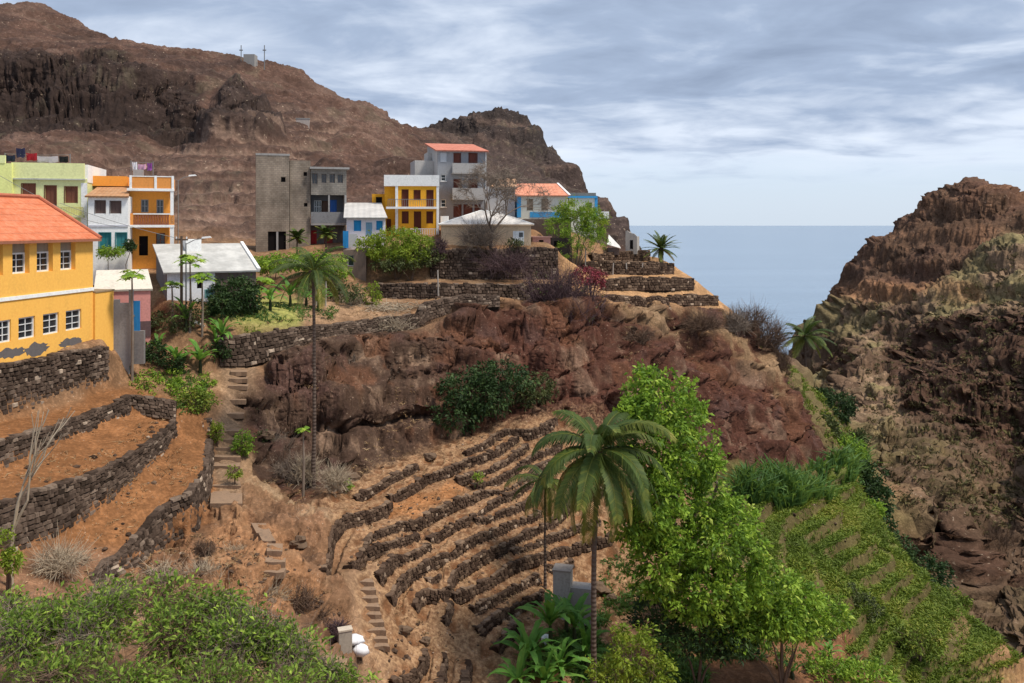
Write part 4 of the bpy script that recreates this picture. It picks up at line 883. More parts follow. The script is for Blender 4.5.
# ---- shed with the white roof
b = Bld('grey_shed', 'low stone shed with a broad white sloping roof and grey gable end', 'shed', 167, 304, 68, 30)
wn = [(197, 282, 203, 288.5), (205.5, 290, 213.5, 298)]
x1 = b.L(256, 275)[0]; xm = b.L(215, 285)[0]; zt = b.L(200, 271)[1]; dp = 6.0; zr = 2.0
mb = MB(); slots(mb, 0, xm, -3, zt, [b.rect(wn[0]), b.rect(wn[1])], 0, .2); mb.build('wall', paint((.66, .68, .72), .3), b.root)
b.win(wn[0], 'dark'); b.win(wn[1], 'shutter', (.2, .42, .42))
sw = MB(); sw.quad((xm, 0, -3), (x1, 0, -3), (x1, 0, zt), (xm, 0, zt)); sw.quad((x1, 0, -3), (x1, dp, -3), (x1, dp, zt+zr), (x1, 0, zt)); sw.quad((x1, dp, -.8), (0, dp, -.8), (0, dp, zt+zr), (x1, dp, zt+zr)); sw.build('stone_wall', paint((.16, .12, .1), .6, sc=2.5), b.root)
MB().add([(-.03, 0, -3), (-.03, dp, -3), (-.03, dp, zt+zr), (-.03, 0, zt)], [(0, 3, 2, 1)]).build('gable_end', paint((.16, .155, .16), .6), b.root)
rf = MB().slab((-.3, -.35, zt-.04), (x1+.25, -.35, zt-.04), (x1+.25, dp+.1, zt+zr+.1), (-.3, dp+.1, zt+zr+.1), .14).build('roof', sheet_roof('white_sheet_roof', (.55, .535, .5), .8, .6), b.root)
MB().slab((x1+.05, -.36, zt+.12), (x1+.3, -.36, zt+.12), (x1+.3, dp+.1, zt+zr+.26), (x1+.05, dp+.1, zt+zr+.26), .15).build('verge', WHITE, rf); MB().box(x1*.3, dp*.7, zt+zr*.7, x1*.48, dp+.1, zt+zr+.5).build('roof_box', WHITE, rf)
# ---- bare block building
BLK = blocks('concrete_blocks', (.25, .20, .155), (.31, .255, .2), (.20, .165, .135)); BLK2 = blocks('grey_concrete_blocks', (.2, .185, .165), (.26, .235, .2), (.17, .15, .13))
b = Bld('block_building', 'unfinished building of bare concrete blocks with a grey balconied front', 'building', 256, 250, 94, 17)
wl_ = [(281, 177, 285.5, 182)]; op = [(268, 231.5, 286, 251)]
r = b.body((256, 155.5, 289.5, 252), 8, wl_+op, BLK); b.win(wl_[0], 'dark'); b.win(op[0], 'dark'); b.bx('post', CONC, (276.3, 231.5, 278.3, 251), .02, .16)
b.bx('tower_cap', CONC, (r[0]-.03, r[3]+.003, r[2]+.03, r[3]+.22), -.04, 8.0, flat=True)
w2 = [(303.5, 172, 307, 176), (304, 203, 307.5, 206.5)]
r2 = b.body((290, 160.5, 310.5, 250), 7, w2, BLK, y=.6); [b.win(w, 'dark', y=.6) for w in w2]
top = [(312, 173.5, 317.5, 184), (321.5, 174, 326.5, 183), (329.5, 174, 335, 183), (337.5, 174.5, 343, 183)]
y3 = .25; r3 = b.body((311, 169, 346.5, 195), 6.5, top, BLK2, y=y3, skirt=0)
for w in top: b.win(w, 'sash', (.16, .13, .12), y=y3, bars=(2, 1))
b.bx('roof_slab', CONC, (310, 167, 349.5, 169), y3-.35, 7)
rec = 1.5; dr = [(314, 200.5, 321.5, 213), (322.3, 201.5, 328.5, 213), (329.5, 200.5, 336, 213)]
b.body((311, 195, 346.5, 214), 4.5, dr, paint((.11, .11, .115), .4), y=y3+rec, skirt=0, roof=False)
b.win(dr[0], 'sash', (.72, .72, .7), y=y3+rec, bars=(3, 2)); b.win(dr[1], 'door', (.12, .07, .05), y=y3+rec); b.win(dr[2], 'door', (.05, .16, .5), y=y3+rec)
b.bx('balcony_parapet', paint((.21, .21, .215), .5), (311, 212, 346.5, 223.5), y3, y3+.15); b.bx('balcony_floor', CONC, (311, 223.6, 346.5, 225.2), y3-.02, y3+2.6)
cx = b.L(329, 205, y3)[0]; MB().box(cx-.09, y3+.0, b.L(329, 211.9, y3)[1], cx+.09, y3+.14, b.L(329, 195.2, y3)[1]).build('balcony_post', CONC, b.root)
b.bx('side_post', CONC, (344.5, 195.2, 346.5, 211.9), y3, y3+2)
gf = [(311.5, 231, 316, 244), (325, 232, 332, 246)]
b.body((296, 225.3, 346, 250), 4, gf, paint((.12, .105, .095), .5), y=y3+1.4, roof=False); b.win(gf[0], 'door', (.4, .03, .03), y=y3+1.4); b.win(gf[1], 'door', (.3, .04, .04), y=y3+1.4)
# ---- little stone outbuilding below it
b = Bld('stone_outbuilding', 'small ruined stone outbuilding with a square white framed opening below the lilac house', 'building', 343, 286, 88, 4)
wn = [(347.5, 255, 354, 266)]; r = b.body((343, 250, 366, 286), 3.0, wn, paint((.19, .14, .11), .7, sc=3), rec=.3); b.win(wn[0], 'sash', (.6, .58, .55), rec=.3, bars=(1, 1))
# ---- lilac house
b = Bld('lilac_house', 'small pale lilac house with bright blue shutters under a corrugated roof', 'house', 346.5, 247, 91.5, 10)
wn = [(354.5, 221, 360.5, 231), (366.5, 223, 371.5, 236), (377, 221.5, 382, 230), (343.8+4, 231, 350+3, 247)]
r = b.body((346.5, 217.5, 385.5, 248), 6, wn[:3], paint((.7, .64, .68), .2)); b.win(wn[0], 'shutter', (.03, .3, .62)); b.win(wn[1], 'door', (.3, .5, .68)); b.win(wn[2], 'shutter', (.03, .3, .62))
b.bx('blue_door', wood((.03, .26, .6)), (343, 231, 348.5, 248), -.5, -.42); b.bx('fence_panel', paint((.45, .45, .45), .4), (349, 234, 357, 247), -.5, -.44)
MB().slab((r[0]-.3, -.45, r[3]+.0), (r[2]+.2, -.45, r[3]+.0), (r[2]-.3, 6.2, r[3]+1.75), (r[0]-.3, 6.2, r[3]+1.75), .1).build('roof', sheet_roof('corrugated_roof', (.56, .53, .5), 1.6, .4), b.root)
# ---- yellow house in the middle
OC = paint((.76, .37, .03), .15)
b = Bld('ochre_house', 'bright ochre two storey house with a white parapet and balcony', 'house', 396, 233, 97.5, 5)
up = [(402.3, 190, 408, 206.6), (414.3, 190.5, 420, 200), (427, 190.5, 433, 206.6)]; dn = [(402.5, 212, 408, 223.5), (414.5, 212, 420.5, 232), (427, 212, 432.5, 223.5)]
r = b.body((396, 185.5, 438.5, 233), 7, up+dn, OC)
for w in up+dn: b.win(w, 'door' if w[3]-w[1] > 12 else 'shutter', (.13, .035, .02))
b.bx('parapet', WHITE, (384, 175, 439.3, 186), -.12, 6.8); 
for q in ((395.3, 186.1, 398, 234), (436.5, 186.1, 439, 234)): b.bx('pilaster', WHITE, q, -.07, .1)
b.bx('balcony_slab', WHITE, (386, 206.7, 436.4, 208.8), -.9, -.001); b.rail((388, 199, 436, 206.7), -.85, 26, METAL, t=.02)
MB().quad(*[(b.L(396, 200)[0]-.02, y, z) for y, z in ((0, -1), (0, r[3]), (7, r[3]), (7, -1))]).build('side_wall', paint((.62, .3, .03), .2), b.root)  # front ochre darkened in the colour: shade painted on the receding side
b.bx('annex', OC, (384.5, 186, 395.2, 236), 1.4, 6); b.bx('stair_wall', OC, (372, 194, 384.4, 240), 2.6, 5); b.bx('stair_opening', DARK, (376, 197, 382, 214), 2.55, 2.599); b.bx('annex_door', wood((.13, .035, .02)), (386.5, 219, 391, 231), 1.34, 1.399)  # stair_opening is a near-black panel, its shade painted
b.rail((400, 228.5, 438, 235), -1.6, 22, paint((.7, .7, .68), .2), name='front_fence')
# ---- grey four storey house
GR = paint((.245, .25, .265), .35); GRS = paint((.42, .40, .38), .4)
b = Bld('grey_house', 'tall grey four storey house with concrete balconies and a red sloping roof', 'house', 437.5, 224, 105, 14)
sm_ = [(441, 174.5, 446, 181), (441, 199.5, 446, 207)]; bt = [(454, 153.5, 460.5, 163), (469, 153.5, 477, 163), (454, 179.5, 461, 188), (469, 180, 477, 188), (454, 205, 461, 217), (464, 205, 472, 217), (475, 205, 480, 217)]
r = b.body((437.5, 150.5, 486.5, 224), 8.5, sm_+bt, GR)
for w in sm_: b.win(w, 'sash', bars=(1, 2), sill=True)
for w in bt: b.win(w, 'door', (.15, .05, .035))
b.bx('blind_window', paint((.36, .38, .41), .3), (440.5, 152.5, 446.5, 162), -.05, -.001)
MB().quad(*[(-.02, y, z) for y, z in ((0, -1), (0, r[3]), (8.5, r[3]+1.4), (8.5, -1))]).build('side_wall', GRS, b.root)
for y0_, y1_ in ((163.3, 172.5), (188, 198.5)):
    b.bx('balcony', paint((.34, .33, .32), .4), (452.5, y0_, 485.5, y1_), -1.15, -1.0); b.bx('balcony_slab', CONC, (452.5, y1_, 485.5, y1_+1.3), -1.15, -.001); x = b.L(452.5, 170)[0]; z0 = b.L(460, y1_, -1.1)[1]; z1 = b.L(460, y0_, -1.1)[1]
    MB().box(x+.02, -.99, z0, x+.14, -.002, z1).build('balcony_side', paint((.34, .33, .32), .4), b.root)
MB().slab((-.3, -.5, r[3]-.02), (r[2]+.2, -.5, r[3]-.02), (r[2]+.1, 8.9, r[3]+1.65), (-.3, 8.9, r[3]+1.65), .16).build('roof', tiles((.52, .17, .11), (.6, .25, .18), 'red_roof_tiles', 5, 2), b.root)
MB().box(-2.4, 3.0, -1, -.03, 7.5, b.L(425, 160.5, 3)[1]).build('stair_tower', GRS, b.root); MB().box(-.6, 4.4, b.L(425, 160.4, 3)[1], -.04, 7.4, b.L(425, 152, 4)[1]).build('tower_parapet', GRS, b.root)
b.bx('drain_pipe', paint((.55, .55, .55), .3), (485.5, 152, 486.3, 222), -.1, -.01)
# ---- cream house with hipped roof
CR = paint((.66, .48, .31), .4)
b = Bld('cream_house', 'long low cream house with a pale hipped roof above the black stone wall', 'house', 441, 250, 93.5, 1)
wn = [(472.5, 231, 478, 236.5)]; r = b.body((441, 224.5, 531, 250), 6.5, wn, CR); b.win(wn[0], 'dark')
zt = r[3]; W = r[2]; q = 4.2; rf = MB(); hz = 1.55; e = .3
A_, B_, C_, D_ = (-e, -e, zt+.02), (W+e, -e, zt+.02), (W+e, 6.8, zt+.02), (-e, 6.8, zt+.02); E_, F_2 = (q, 3.2, zt+hz), (W-q, 3.2, zt+hz)
rf.add([A_, B_, C_, D_, E_, F_2], [(0, 1, 5, 4), (1, 2, 5), (2, 3, 4, 5), (3, 0, 4), (3, 2, 1, 0)]); rf = rf.build('roof', sheet_roof('pale_roof', (.66, .62, .58), 1.2, .4), b.root)
MB().tube([E_, F_2], .09, 6).tube([A_, E_], .08, 6).tube([B_, F_2], .08, 6).build('ridge', WHITE, rf); MB().box(-e, -e-.03, zt-.12, W+e, -e+.1, zt+.0).build('eaves_band', paint((.55, .4, .26), .4), rf)
b.bx('white_door_panel', WHITE, (513, 231, 524, 247), -.05, -.001); b.bx('door_light', GLASS, (519, 232.5, 523, 237), -.08, -.051)
b.bx('white_hatch', WHITE, (440.5, 216, 448, 224), 5, 6.3)
# ---- blue and cream house, its annex and the white house behind the bare tree
BLUE = paint((.06, .32, .62), .2); CB = paint((.62, .63, .55), .25)
b = Bld('blue_trimmed_house', 'cream house with bright blue corners and base under a salmon roof', 'house', 518, 217, 106, 3)
wn = [(527.5, 199.5, 532.5, 210.5), (542, 199.5, 547.5, 210.5)]; r = b.body((518, 195.5, 568, 217), 6, wn, CB)
for w in wn: b.win(w, 'shutter', (.3, .24, .17))
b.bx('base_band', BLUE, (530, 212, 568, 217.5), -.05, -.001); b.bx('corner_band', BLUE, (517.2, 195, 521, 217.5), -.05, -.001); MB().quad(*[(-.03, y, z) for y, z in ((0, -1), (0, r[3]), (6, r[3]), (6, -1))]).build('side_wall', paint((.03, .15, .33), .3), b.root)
MB().slab((-.4, -.4, r[3]), (r[2]+.2, -.4, r[3]), (r[2]-.7, 5.5, r[3]+1.75), (.0, 5.5, r[3]+1.75), .12).build('roof', tiles((.66, .24, .14), (.72, .33, .22), 'salmon_roof_tiles', 4, 2), b.root)
MB().slab((r[2]+.05, -.42, r[3]+.1), (r[2]+.3, -.42, r[3]+.1), (r[2]-.6, 5.5, r[3]+1.86), (r[2]-.85, 5.5, r[3]+1.86), .1).build('verge', WHITE, b.root)
b = Bld('blue_annex', 'low flat roofed annex with a blue cornice at the end of the village row', 'house', 569, 217, 107, 3)
wn = [(587, 203, 591.5, 211)]; r = b.body((569, 197, 597, 220), 5, wn, CB); b.win(wn[0], 'shutter', (.25, .2, .15)); b.bx('cornice', BLUE, (567.5, 196, 597.5, 198), -.15, 5.05); b.bx('roof_edge', paint((.2, .19, .17), .5), (567.5, 192.8, 596, 195.9), .1, 4.9); b.bx('corner_band', BLUE, (594.8, 198.1, 597.6, 217), -.06, -.001)
b.bx('terrace_wall', WHITE, (597.7, 211.5, 609, 218.5), -.3, 2)
b = Bld('back_white_house', 'plain white house half hidden behind the bare spreading tree', 'house', 486, 218, 110, 0)
r = b.body((487.5, 186.5, 515, 222), 6, [], paint((.7, .68, .66), .25)); MB().slab((.5, -.3, r[3]), (r[2]+.2, -.3, r[3]), (r[2]+.2, 5, r[3]+1.3), (1.5, 5, r[3]+1.3), .12).build('roof', tiles((.66, .36, .2), (.7, .44, .28), 'faded_roof_tiles', 4, 2), b.root)
# ---- brown stone house below it, pink hut, ruin
b = Bld('brown_stone_hut', 'dark roofless brown stone hut beneath the blue trimmed house', 'hut', 531, 236, 100, 2)
b.body((524, 219, 571, 247), 4, [(527+9, 240, 540, 244)][:0], paint((.12, .085, .07), .7, sc=3))
b = Bld('tiny_pink_hut', 'tiny pink hut with one dark window at the end of the black wall', 'hut', 532, 249, 95, 0)
wn = [(539, 240, 543.5, 244.5)]; r = b.body((532.5, 237.5, 550.5, 250), 2.4, wn, paint((.5, .26, .21), .4)); b.win(wn[0], 'dark'); MB().box(-.15+r[0], -.15, r[3]+.003, r[2]+.15, 2.5, r[3]+.12).build('roof', paint((.42, .24, .2), .5), b.root)
b = Bld('dark_stone_shed', 'low black stone shed between the tiny pink hut and the green tree', 'shed', 551, 256, 95.5, 0)
wn = [(554, 241, 560, 247)]; r = b.body((551, 238, 572, 258), 2.2, wn, paint((.06, .045, .04), .7, sc=3)); b.win(wn[0], 'dark')
b = Bld('white_ruin', 'roofless whitish ruin standing on the end of the spur by the sea', 'ruin', 625.5, 250, 104.5, -14)
x0, z0, x1, z1 = b.rect((625.5, 231, 637, 250)); RU = paint((.4, .36, .32), .7, sc=2)
mb = MB(); mb.add([(0, 0, -.5), (x1, 0, -.5), (x1, 0, z1*.72), (x1*.75, 0, z1*.86), (x1*.4, 0, z1*.9), (x1*.15, 0, z1*1.02), (0, 0, z1), (0, .4, -.5), (x1, .4, -.5), (x1, .4, z1*.72), (x1*.75, .4, z1*.86), (x1*.4, .4, z1*.9), (x1*.15, .4, z1*1.02), (0, .4, z1)],
   [tuple(range(7)), tuple(range(7, 14))[::-1]]+[((i+1) % 7, i, 7+i, 7+(i+1) % 7) for i in range(7)]); mb.box(x1-.42, .401, -.5, x1-.002, 3, z1*.7).box(0.002, .401, -.5, .4, 3, z1*.95); mb.build('wall', RU, b.root); b.bx('doorway', DARK, (630, 240, 633, 249), -.02, -.001)  # doorway is a black panel on the wall face, painted as shade inside
b = Bld('collapsed_shed', 'collapsed little shed with a tilted white roof sheet left of the ruin', 'shed', 606, 250, 102, 0)
x0, z0, x1, z1 = b.rect((607, 238, 621, 250)); MB().slab((x0, 0, z0+.7), (x1, 0, z0+.2), (x1, 1.6, z0+.5), (x0+.4, 1.6, z1+.4), .1).build('roof_sheet', paint((.6, .58, .55), .4), b.root); MB().box(x0+.2, .3, -.6, x1-.2, 1.5, z0+.25).build('wall', paint((.12, .09, .08), .7), b.root)
b = Bld('concrete_tank', 'grey concrete tank block at the foot of the bowl by the thin palm', 'tank', 553, 592, 53, -14); b.root.location.z = b.o.z = ground(b.o.x, b.o.y)+.1
x0, z0, x1, z1 = b.rect((553, 572, 570, 591)); MB().box(x0, 0, -.5, x1, 1.0, z1).build('tank_wall', paint((.36, .34, .32), .6), b.root); MB().box(x0-.05, -.05, z1+.002, x1+.05, 1.05, z1+.1).build('lid', paint((.25, .22, .2), .6), b.root); MB().box(x1+.005, .2, -.5, x1+1.3, 1.2, z1-1.0).build('basin', paint((.3, .28, .27), .6), b.root)
# ---- mast hut on the mountain
hp = hit(250, 63); 
if hp:
    e_ = empty('mast_station', hp, 0, 'tiny hut with two thin masts on the mountain ridge', 'mast station')
    MB().box(-1.6, -1, -2, 1.6, 2, 2.4).build('hut', paint((.3, .28, .26), .3), e_); 
    for x in (-2.6, 4.2): MB().tube([(x, 0, -2), (x, 0, 5.2)], .14, 5).box(x-.5, -.1, 3.6, x+.5, .1, 3.9).build('mast', METAL, e_)
hp = hit(303, 124) 
if hp:
    e_ = empty('hill_house', hp, R(10), 'tiny pale block house alone on the mountain terraces', 'house'); e_.scale = (.42, .42, .6); MB().box(-4, 0, -2, 3.5, 5, 2.1).build('wall', paint((.42, .36, .32), .4), e_); MB().box(-4.2, -.2, 2.103, 3.7, 5.2, 2.4).build('roof', CONC, e_)
# ================================================================ plants
def leafmat(name, stops, trans=.3, rough=.6):
    t = NT(name, rough, .25); r = t.attr('rnd'); c = t.ramp(r, stops); t.base(c)
    tr = t.nd('ShaderNodeBsdfTranslucent', {'Color': t.mix(.5, c, (.25, .32, .03), 'ADD') if trans > .2 else c}); mx = t.nd('ShaderNodeMixShader', {0: trans, 1: t.b.outputs[0], 2: tr.outputs[0]})
    t.L.new(mx.outputs[0], t.N['Material Output'].inputs[0]); return t.m
LF = {
 'tree': leafmat('bright_leaves', [(0, (.045, .09, .012)), (.4, (.15, .26, .026)), (.75, (.29, .42, .042)), (1, (.45, .52, .1))]),
 'dark': leafmat('dark_leaves', [(0, (.015, .03, .01)), (.5, (.035, .07, .018)), (1, (.075, .12, .03))], .2),
 'olive': leafmat('olive_leaves', [(0, (.04, .05, .018)), (.5, (.08, .1, .03)), (1, (.15, .16, .05))], .2),
 'yellow': leafmat('yellow_green_leaves', [(0, (.09, .14, .015)), (.5, (.2, .27, .025)), (1, (.34, .38, .05))]),
 'front': leafmat('shrub_leaves', [(0, (.06, .1, .016)), (.45, (.15, .23, .03)), (1, (.38, .5, .07))]),
 'palm': leafmat('palm_leaves', [(0, (.024, .042, .009)), (.5, (.058, .092, .016)), (.85, (.17, .18, .028)), (1, (.32, .26, .065))], .2),
 'banana': leafmat('banana_leaves', [(0, (.05, .13, .02)), (.5, (.1, .24, .035)), (1, (.22, .36, .07))]),
 'red': leafmat('red_flowers', [(0, (.1, .05, .03)), (.4, (.24, .035, .05)), (1, (.38, .07, .09))], .1),
 'cane': leafmat('cane_leaves', [(0, (.035, .08, .02)), (.5, (.08, .16, .035)), (1, (.18, .27, .06))]),
 'grass': leafmat('slope_grass', [(0, (.07, .1, .014)), (.45, (.14, .2, .022)), (.8, (.25, .27, .035)), (1, (.4, .32, .09))], .2),
 'straw': leafmat('dry_straw', [(0, (.16, .09, .045)), (.5, (.32, .2, .1)), (1, (.52, .38, .22))], .1, .9),
}
def twigmat(name, a, b):
    t = NT(name, .9, .1); t.base(t.mix(t.noise(t.obj(), 3, 3), a, b)); return t.m
TW = {'grey': twigmat('grey_twigs', (.13, .1, .08), (.28, .22, .17)), 'brown': twigmat('brown_twigs', (.08, .05, .035), (.2, .13, .09)), 'purple': twigmat('purple_dry_twigs', (.055, .035, .038), (.15, .095, .095)),
      'pale': twigmat('pale_dry_twigs', (.26, .2, .135), (.5, .41, .3))}
t = NT('palm_bark', .95, .1); o = t.obj(); zz = t.nd('ShaderNodeSeparateXYZ', {'Vector': o}).outputs[2]; rg_ = t.m_('SINE', t.m_('MULTIPLY', zz, 26)); t.base(t.mix(t.noise(o, 3, 4), (.06, .042, .034), (.17, .125, .1))).bump(rg_, .5, .03); PB = t.m
t = NT('tree_bark', .95, .1); o = t.obj(); n = t.noise(t.map(o, (3, 3, 1)), 1.5, 4); t.base(t.mix(n, (.07, .05, .038), (.2, .15, .115))).bump(n, .6, .05); TB = t.m
def unit(a): return a/(np.linalg.norm(a, axis=-1, keepdims=True)+1e-9)
def leaves(C, Dr, S, asp=.42, rg=None, droop=.15):
    """kite shaped leaves, folded along the midrib"""
    n = len(C); rv = unit(rg.normal(size=(n, 3))); sd = unit(np.cross(Dr, rv)); up = unit(np.cross(sd, Dr)); S = S[:, None]
    tip = C+Dr*S-np.array([0, 0, 1])*S*droop; mid = C+Dr*S*.48+up*S*.07
    V = np.stack([C, mid+sd*S*asp*.5-up*S*.07, tip, mid-sd*S*asp*.5-up*S*.07, mid], 1).reshape(-1, 3)
    i = np.arange(n)[:, None]*5; F = np.concatenate([i+[0, 4, 1], i+[1, 4, 2], i+[0, 3, 4], i+[3, 2, 4]], 1).reshape(-1, 3); return V, F
def strips(A, B, w, sag=.0, rg=None, seg=2):
    """thin three sided twigs from A to B"""
    n = len(A); d = B-A; s1 = unit(np.cross(d, rg.normal(size=(n, 3)))); s2 = unit(np.cross(d, s1)); W = np.broadcast_to(np.asarray(w, float), (n,))[:, None]
    V = np.stack([A+s1*W, A-s1*W*.5+s2*W*.87, A-s1*W*.5-s2*W*.87, B+s1*W*.4, B-s1*W*.2+s2*W*.35, B-s1*W*.2-s2*W*.35], 1).reshape(-1, 3)
    i = np.arange(n)[:, None]*6; F = np.concatenate([i+[0, 1, 4, 3], i+[1, 2, 5, 4], i+[2, 0, 3, 5]], 1).reshape(-1, 4); return V, F
def lobes_px(ls):
    """(column,row,distance, half width, half height in pixels[, depth factor]) -> centres and radii"""
    return [(np.array(P(*l[:3])), np.array([l[3]*l[2]/FP, l[3]*l[2]/FP*(l[5] if len(l) > 5 else .9), l[4]*l[2]/FP])) for l in ls]
def clumps(lobes, n, rg, holes=.3, shell=.45):
    vol = np.array([r[0]*r[2]*r[1]**.5 for _, r in lobes]); k = rg.choice(len(lobes), n, p=vol/vol.sum()); d = unit(rg.normal(size=(n, 3))); rad = (shell+(1-shell)*rg.random(n)**.6)
    c = np.array([lobes[i][0] for i in k]); r = np.array([lobes[i][1] for i in k]); p = c+d*r*rad[:, None]*(1+.22*vnoise(c+d*r, 1.1, 3))[:, None]
    keep = vnoise(p, 1.0/max(.5, np.mean(r)*.45), 9) > -1+2*holes*.8; return p[keep], unit(d*r)[keep], c[keep]
def foliage(name, parent, lobes, n, per, size, m, seed=1, asp=.45, spread=.5, droop=.2, holes=.3, shell=.45, up=.35):
    rg = np.random.default_rng(seed); p, d, _ = clumps(lobes, n, rg, holes, shell); k = np.repeat(np.arange(len(p)), per); N = len(k)
    dr = unit(rg.normal(size=(N, 3))+d[k]*.8+[0, 0, up]); C = p[k]+rg.normal(size=(N, 3))*spread*size*.9; S = size*rg.uniform(.55, 1.25, N)
    V, F = leaves(C, dr, S, asp, rg, droop); val = np.clip(rg.normal(.45, .2, len(p))[k]+rg.normal(0, .1, N), 0, 1); org = np.array(parent.location) if parent else 0
    return link_mesh(name, np_mesh(name, V-org, F, {'rnd': ('FACE', np.repeat(val, 4))}), m, parent), p
def limbs(name, parent, base, tips, rad, m, seed=0, knee=.45, tw=0, twl=.6, tww=.018, lobes=None):
    """trunk that forks towards every tip, with twigs"""
    rg = np.random.default_rng(seed); o = Vector(parent.location); mb = MB(); b = Vector(base)
    for i, tp in enumerate(tips):
        tp = Vector(tp); k = b.lerp(tp, knee); k.z = b.z+(tp.z-b.z)*min(.95, knee+.15); k += Vector(rg.normal(size=3)*.06*(tp-b).length); q = k.lerp(tp, .5)+Vector(rg.normal(size=3)*.05*(tp-b).length)
        r = rad*(1 if i == 0 else .6); mb.tube([b-Vector((0, 0, .4))-o, b.lerp(k, .5)-o+Vector(rg.normal(size=3)*.03), k-o, q-o, tp-o], [r, r*.8, r*.6, r*.38, r*.12], 6)
    if tw and lobes:
        p, d, c = clumps(lobes, tw, rg, .05, .5); A = c+(p-c)*.25+rg.normal(size=p.shape)*.15; V, F = strips(A-np.array(o), p-np.array(o), tww, rg=rg); mb.add(V.tolist(), F.tolist())
        A2 = np.repeat(A+(p-A)*.7, 2, 0); B2 = np.repeat(p, 2, 0)+rg.normal(size=(len(p)*2, 3))*twl*.5; V, F = strips(A2-np.array(o), B2-np.array(o), tww*.6, rg=rg); mb.add(V.tolist(), F.tolist())
    return mb.build(name, m, parent)
def bush(name, label, cat, lobes, n, per, size, leaf, base=None, seed=1, tw=60, tm='brown', group=None, trunk=None, rad=.12, tww=.018, **k):
    lb = lobes_px(lobes)
    if base is None:
        c = np.mean([l[0] for l in lb], 0); base = (c[0], c[1], ground(c[0], c[1]))
    e = empty(name, base, 0, label, cat, group)
    foliage('crown' if trunk else 'foliage', e, lb, n, per, size, LF[leaf], seed, **k)
    tips = [l[0]+[0, 0, l[1][2]*.2] for l in lb]
    limbs(trunk or 'branches', e, base, tips, rad, TB if trunk else TW[tm], seed, tw=tw, lobes=lb, tww=tww); return e
def dry_bush(label, lobes, n, tm='brown', seed=1, w=.02, group=None, leaf=None, nl=0, ls=.1, name='dry_shrub', base=None):
    lb = lobes_px(lobes); c = np.mean([l[0] for l in lb], 0); rg = np.random.default_rng(seed); gz = ground(c[0], c[1]); b = np.array(base if base is not None else (c[0], c[1], gz)); e = empty(name, b, 0, label, 'shrub', group)
    p, d, cc = clumps(lb, n, rg, .12, .35); st = np.c_[cc[:, 0]+rg.normal(size=len(p))*.3, cc[:, 1]+rg.normal(size=len(p))*.3, cc[:, 2]-.8*np.array([max(l[1][2] for l in lb)]*len(p))]
    mid = st+(p-st)*.5+rg.normal(size=p.shape)*.12*np.linalg.norm(p-st, axis=1, keepdims=True); Vs, Fs = [], []; off = 0
    for A, B, ww in ((st[::2], mid[::2], w*1.5), (mid, p, w)):
        V, F = strips(A, B, ww, rg=rg); Vs.append(V); Fs.append(F+off); off += len(V)
    A = np.repeat(mid+(p-mid)*.55, 5, 0); B = np.repeat(p, 5, 0)+rg.normal(size=(len(p)*5, 3))*.3*np.mean([l[1][0] for l in lb])
    V, F = strips(A, B, w*.55, rg=rg); Vs.append(V); Fs.append(F+off)
    link_mesh('twigs', np_mesh('twigs', np.concatenate(Vs)-b, np.concatenate(Fs)), TW[tm], e)
    if leaf: foliage('foliage', e, lb, nl, 6, ls, LF[leaf], seed+3)
    return e
# ---- palms
def frond_mesh(L, e0, droop, seed, nl=34, ll=.8, lw=.085, hang=.6, az=0.0, twist=.0):
    rg = np.random.default_rng(seed); n = 14; s = np.linspace(0, 1, n); el = e0-droop*s**1.25; ds = L/(n-1); x = np.r_[0, np.cumsum(np.cos(el[:-1])*ds)]; z = np.r_[0, np.cumsum(np.sin(el[:-1])*ds)]
    sd = twist*s**2*L*.25; pts = np.stack([x, sd, z], -1); mb = MB(); mb.tube(pts.tolist(), [max(.008, .05*(1-q)) for q in s], 5); nv = len(mb.f); V = list(mb.v); F = list(mb.f)
    rn = [.75]*nv; tt = np.linspace(.1, .995, nl); val = rg.normal(.42, .14)+(.28 if e0 < -.3 else 0)
    for q in tt:
        c = np.array([np.interp(q, s, pts[:, k]) for k in range(3)]); e = e0-droop*q**1.25; fw = np.array([math.cos(e), 0, math.sin(e)]); l = ll*math.sin(math.pi*(.16+.78*q))**.7*rg.uniform(.85, 1.1)
        for sg in (-1, 1):
            h = hang*rg.uniform(.75, 1.25); d0 = unit(np.array([fw[0]*.75, sg*.85, fw[2]*.75])+[0, 0, .15]); d1 = unit(d0+np.array([0, 0, -1.5*h])); wv = fw*lw*.5
            a = c; m_ = c+d0*l*.45; b = m_+d1*l*.55; k = len(V); V += [tuple(a-wv*.5), tuple(a+wv*.5), tuple(m_+wv), tuple(m_-wv), tuple(b)]
            F += [(k, k+1, k+2, k+3), (k+3, k+2, k+4)]; v = min(1, max(0, val+rg.normal(0, .08)+(.25 if q > .9 else 0))); rn += [v, v]
    ca, sa = math.cos(az), math.sin(az); V = [(x*ca-y*sa, x*sa+y*ca, z) for x, y, z in V]
    me = bpy.data.meshes.new('frond'); me.from_pydata(V, [], F); me.update(); at = me.attributes.new('rnd', 'FLOAT', 'FACE'); at.data.foreach_set('value', np.array(rn, np.float32)); return me
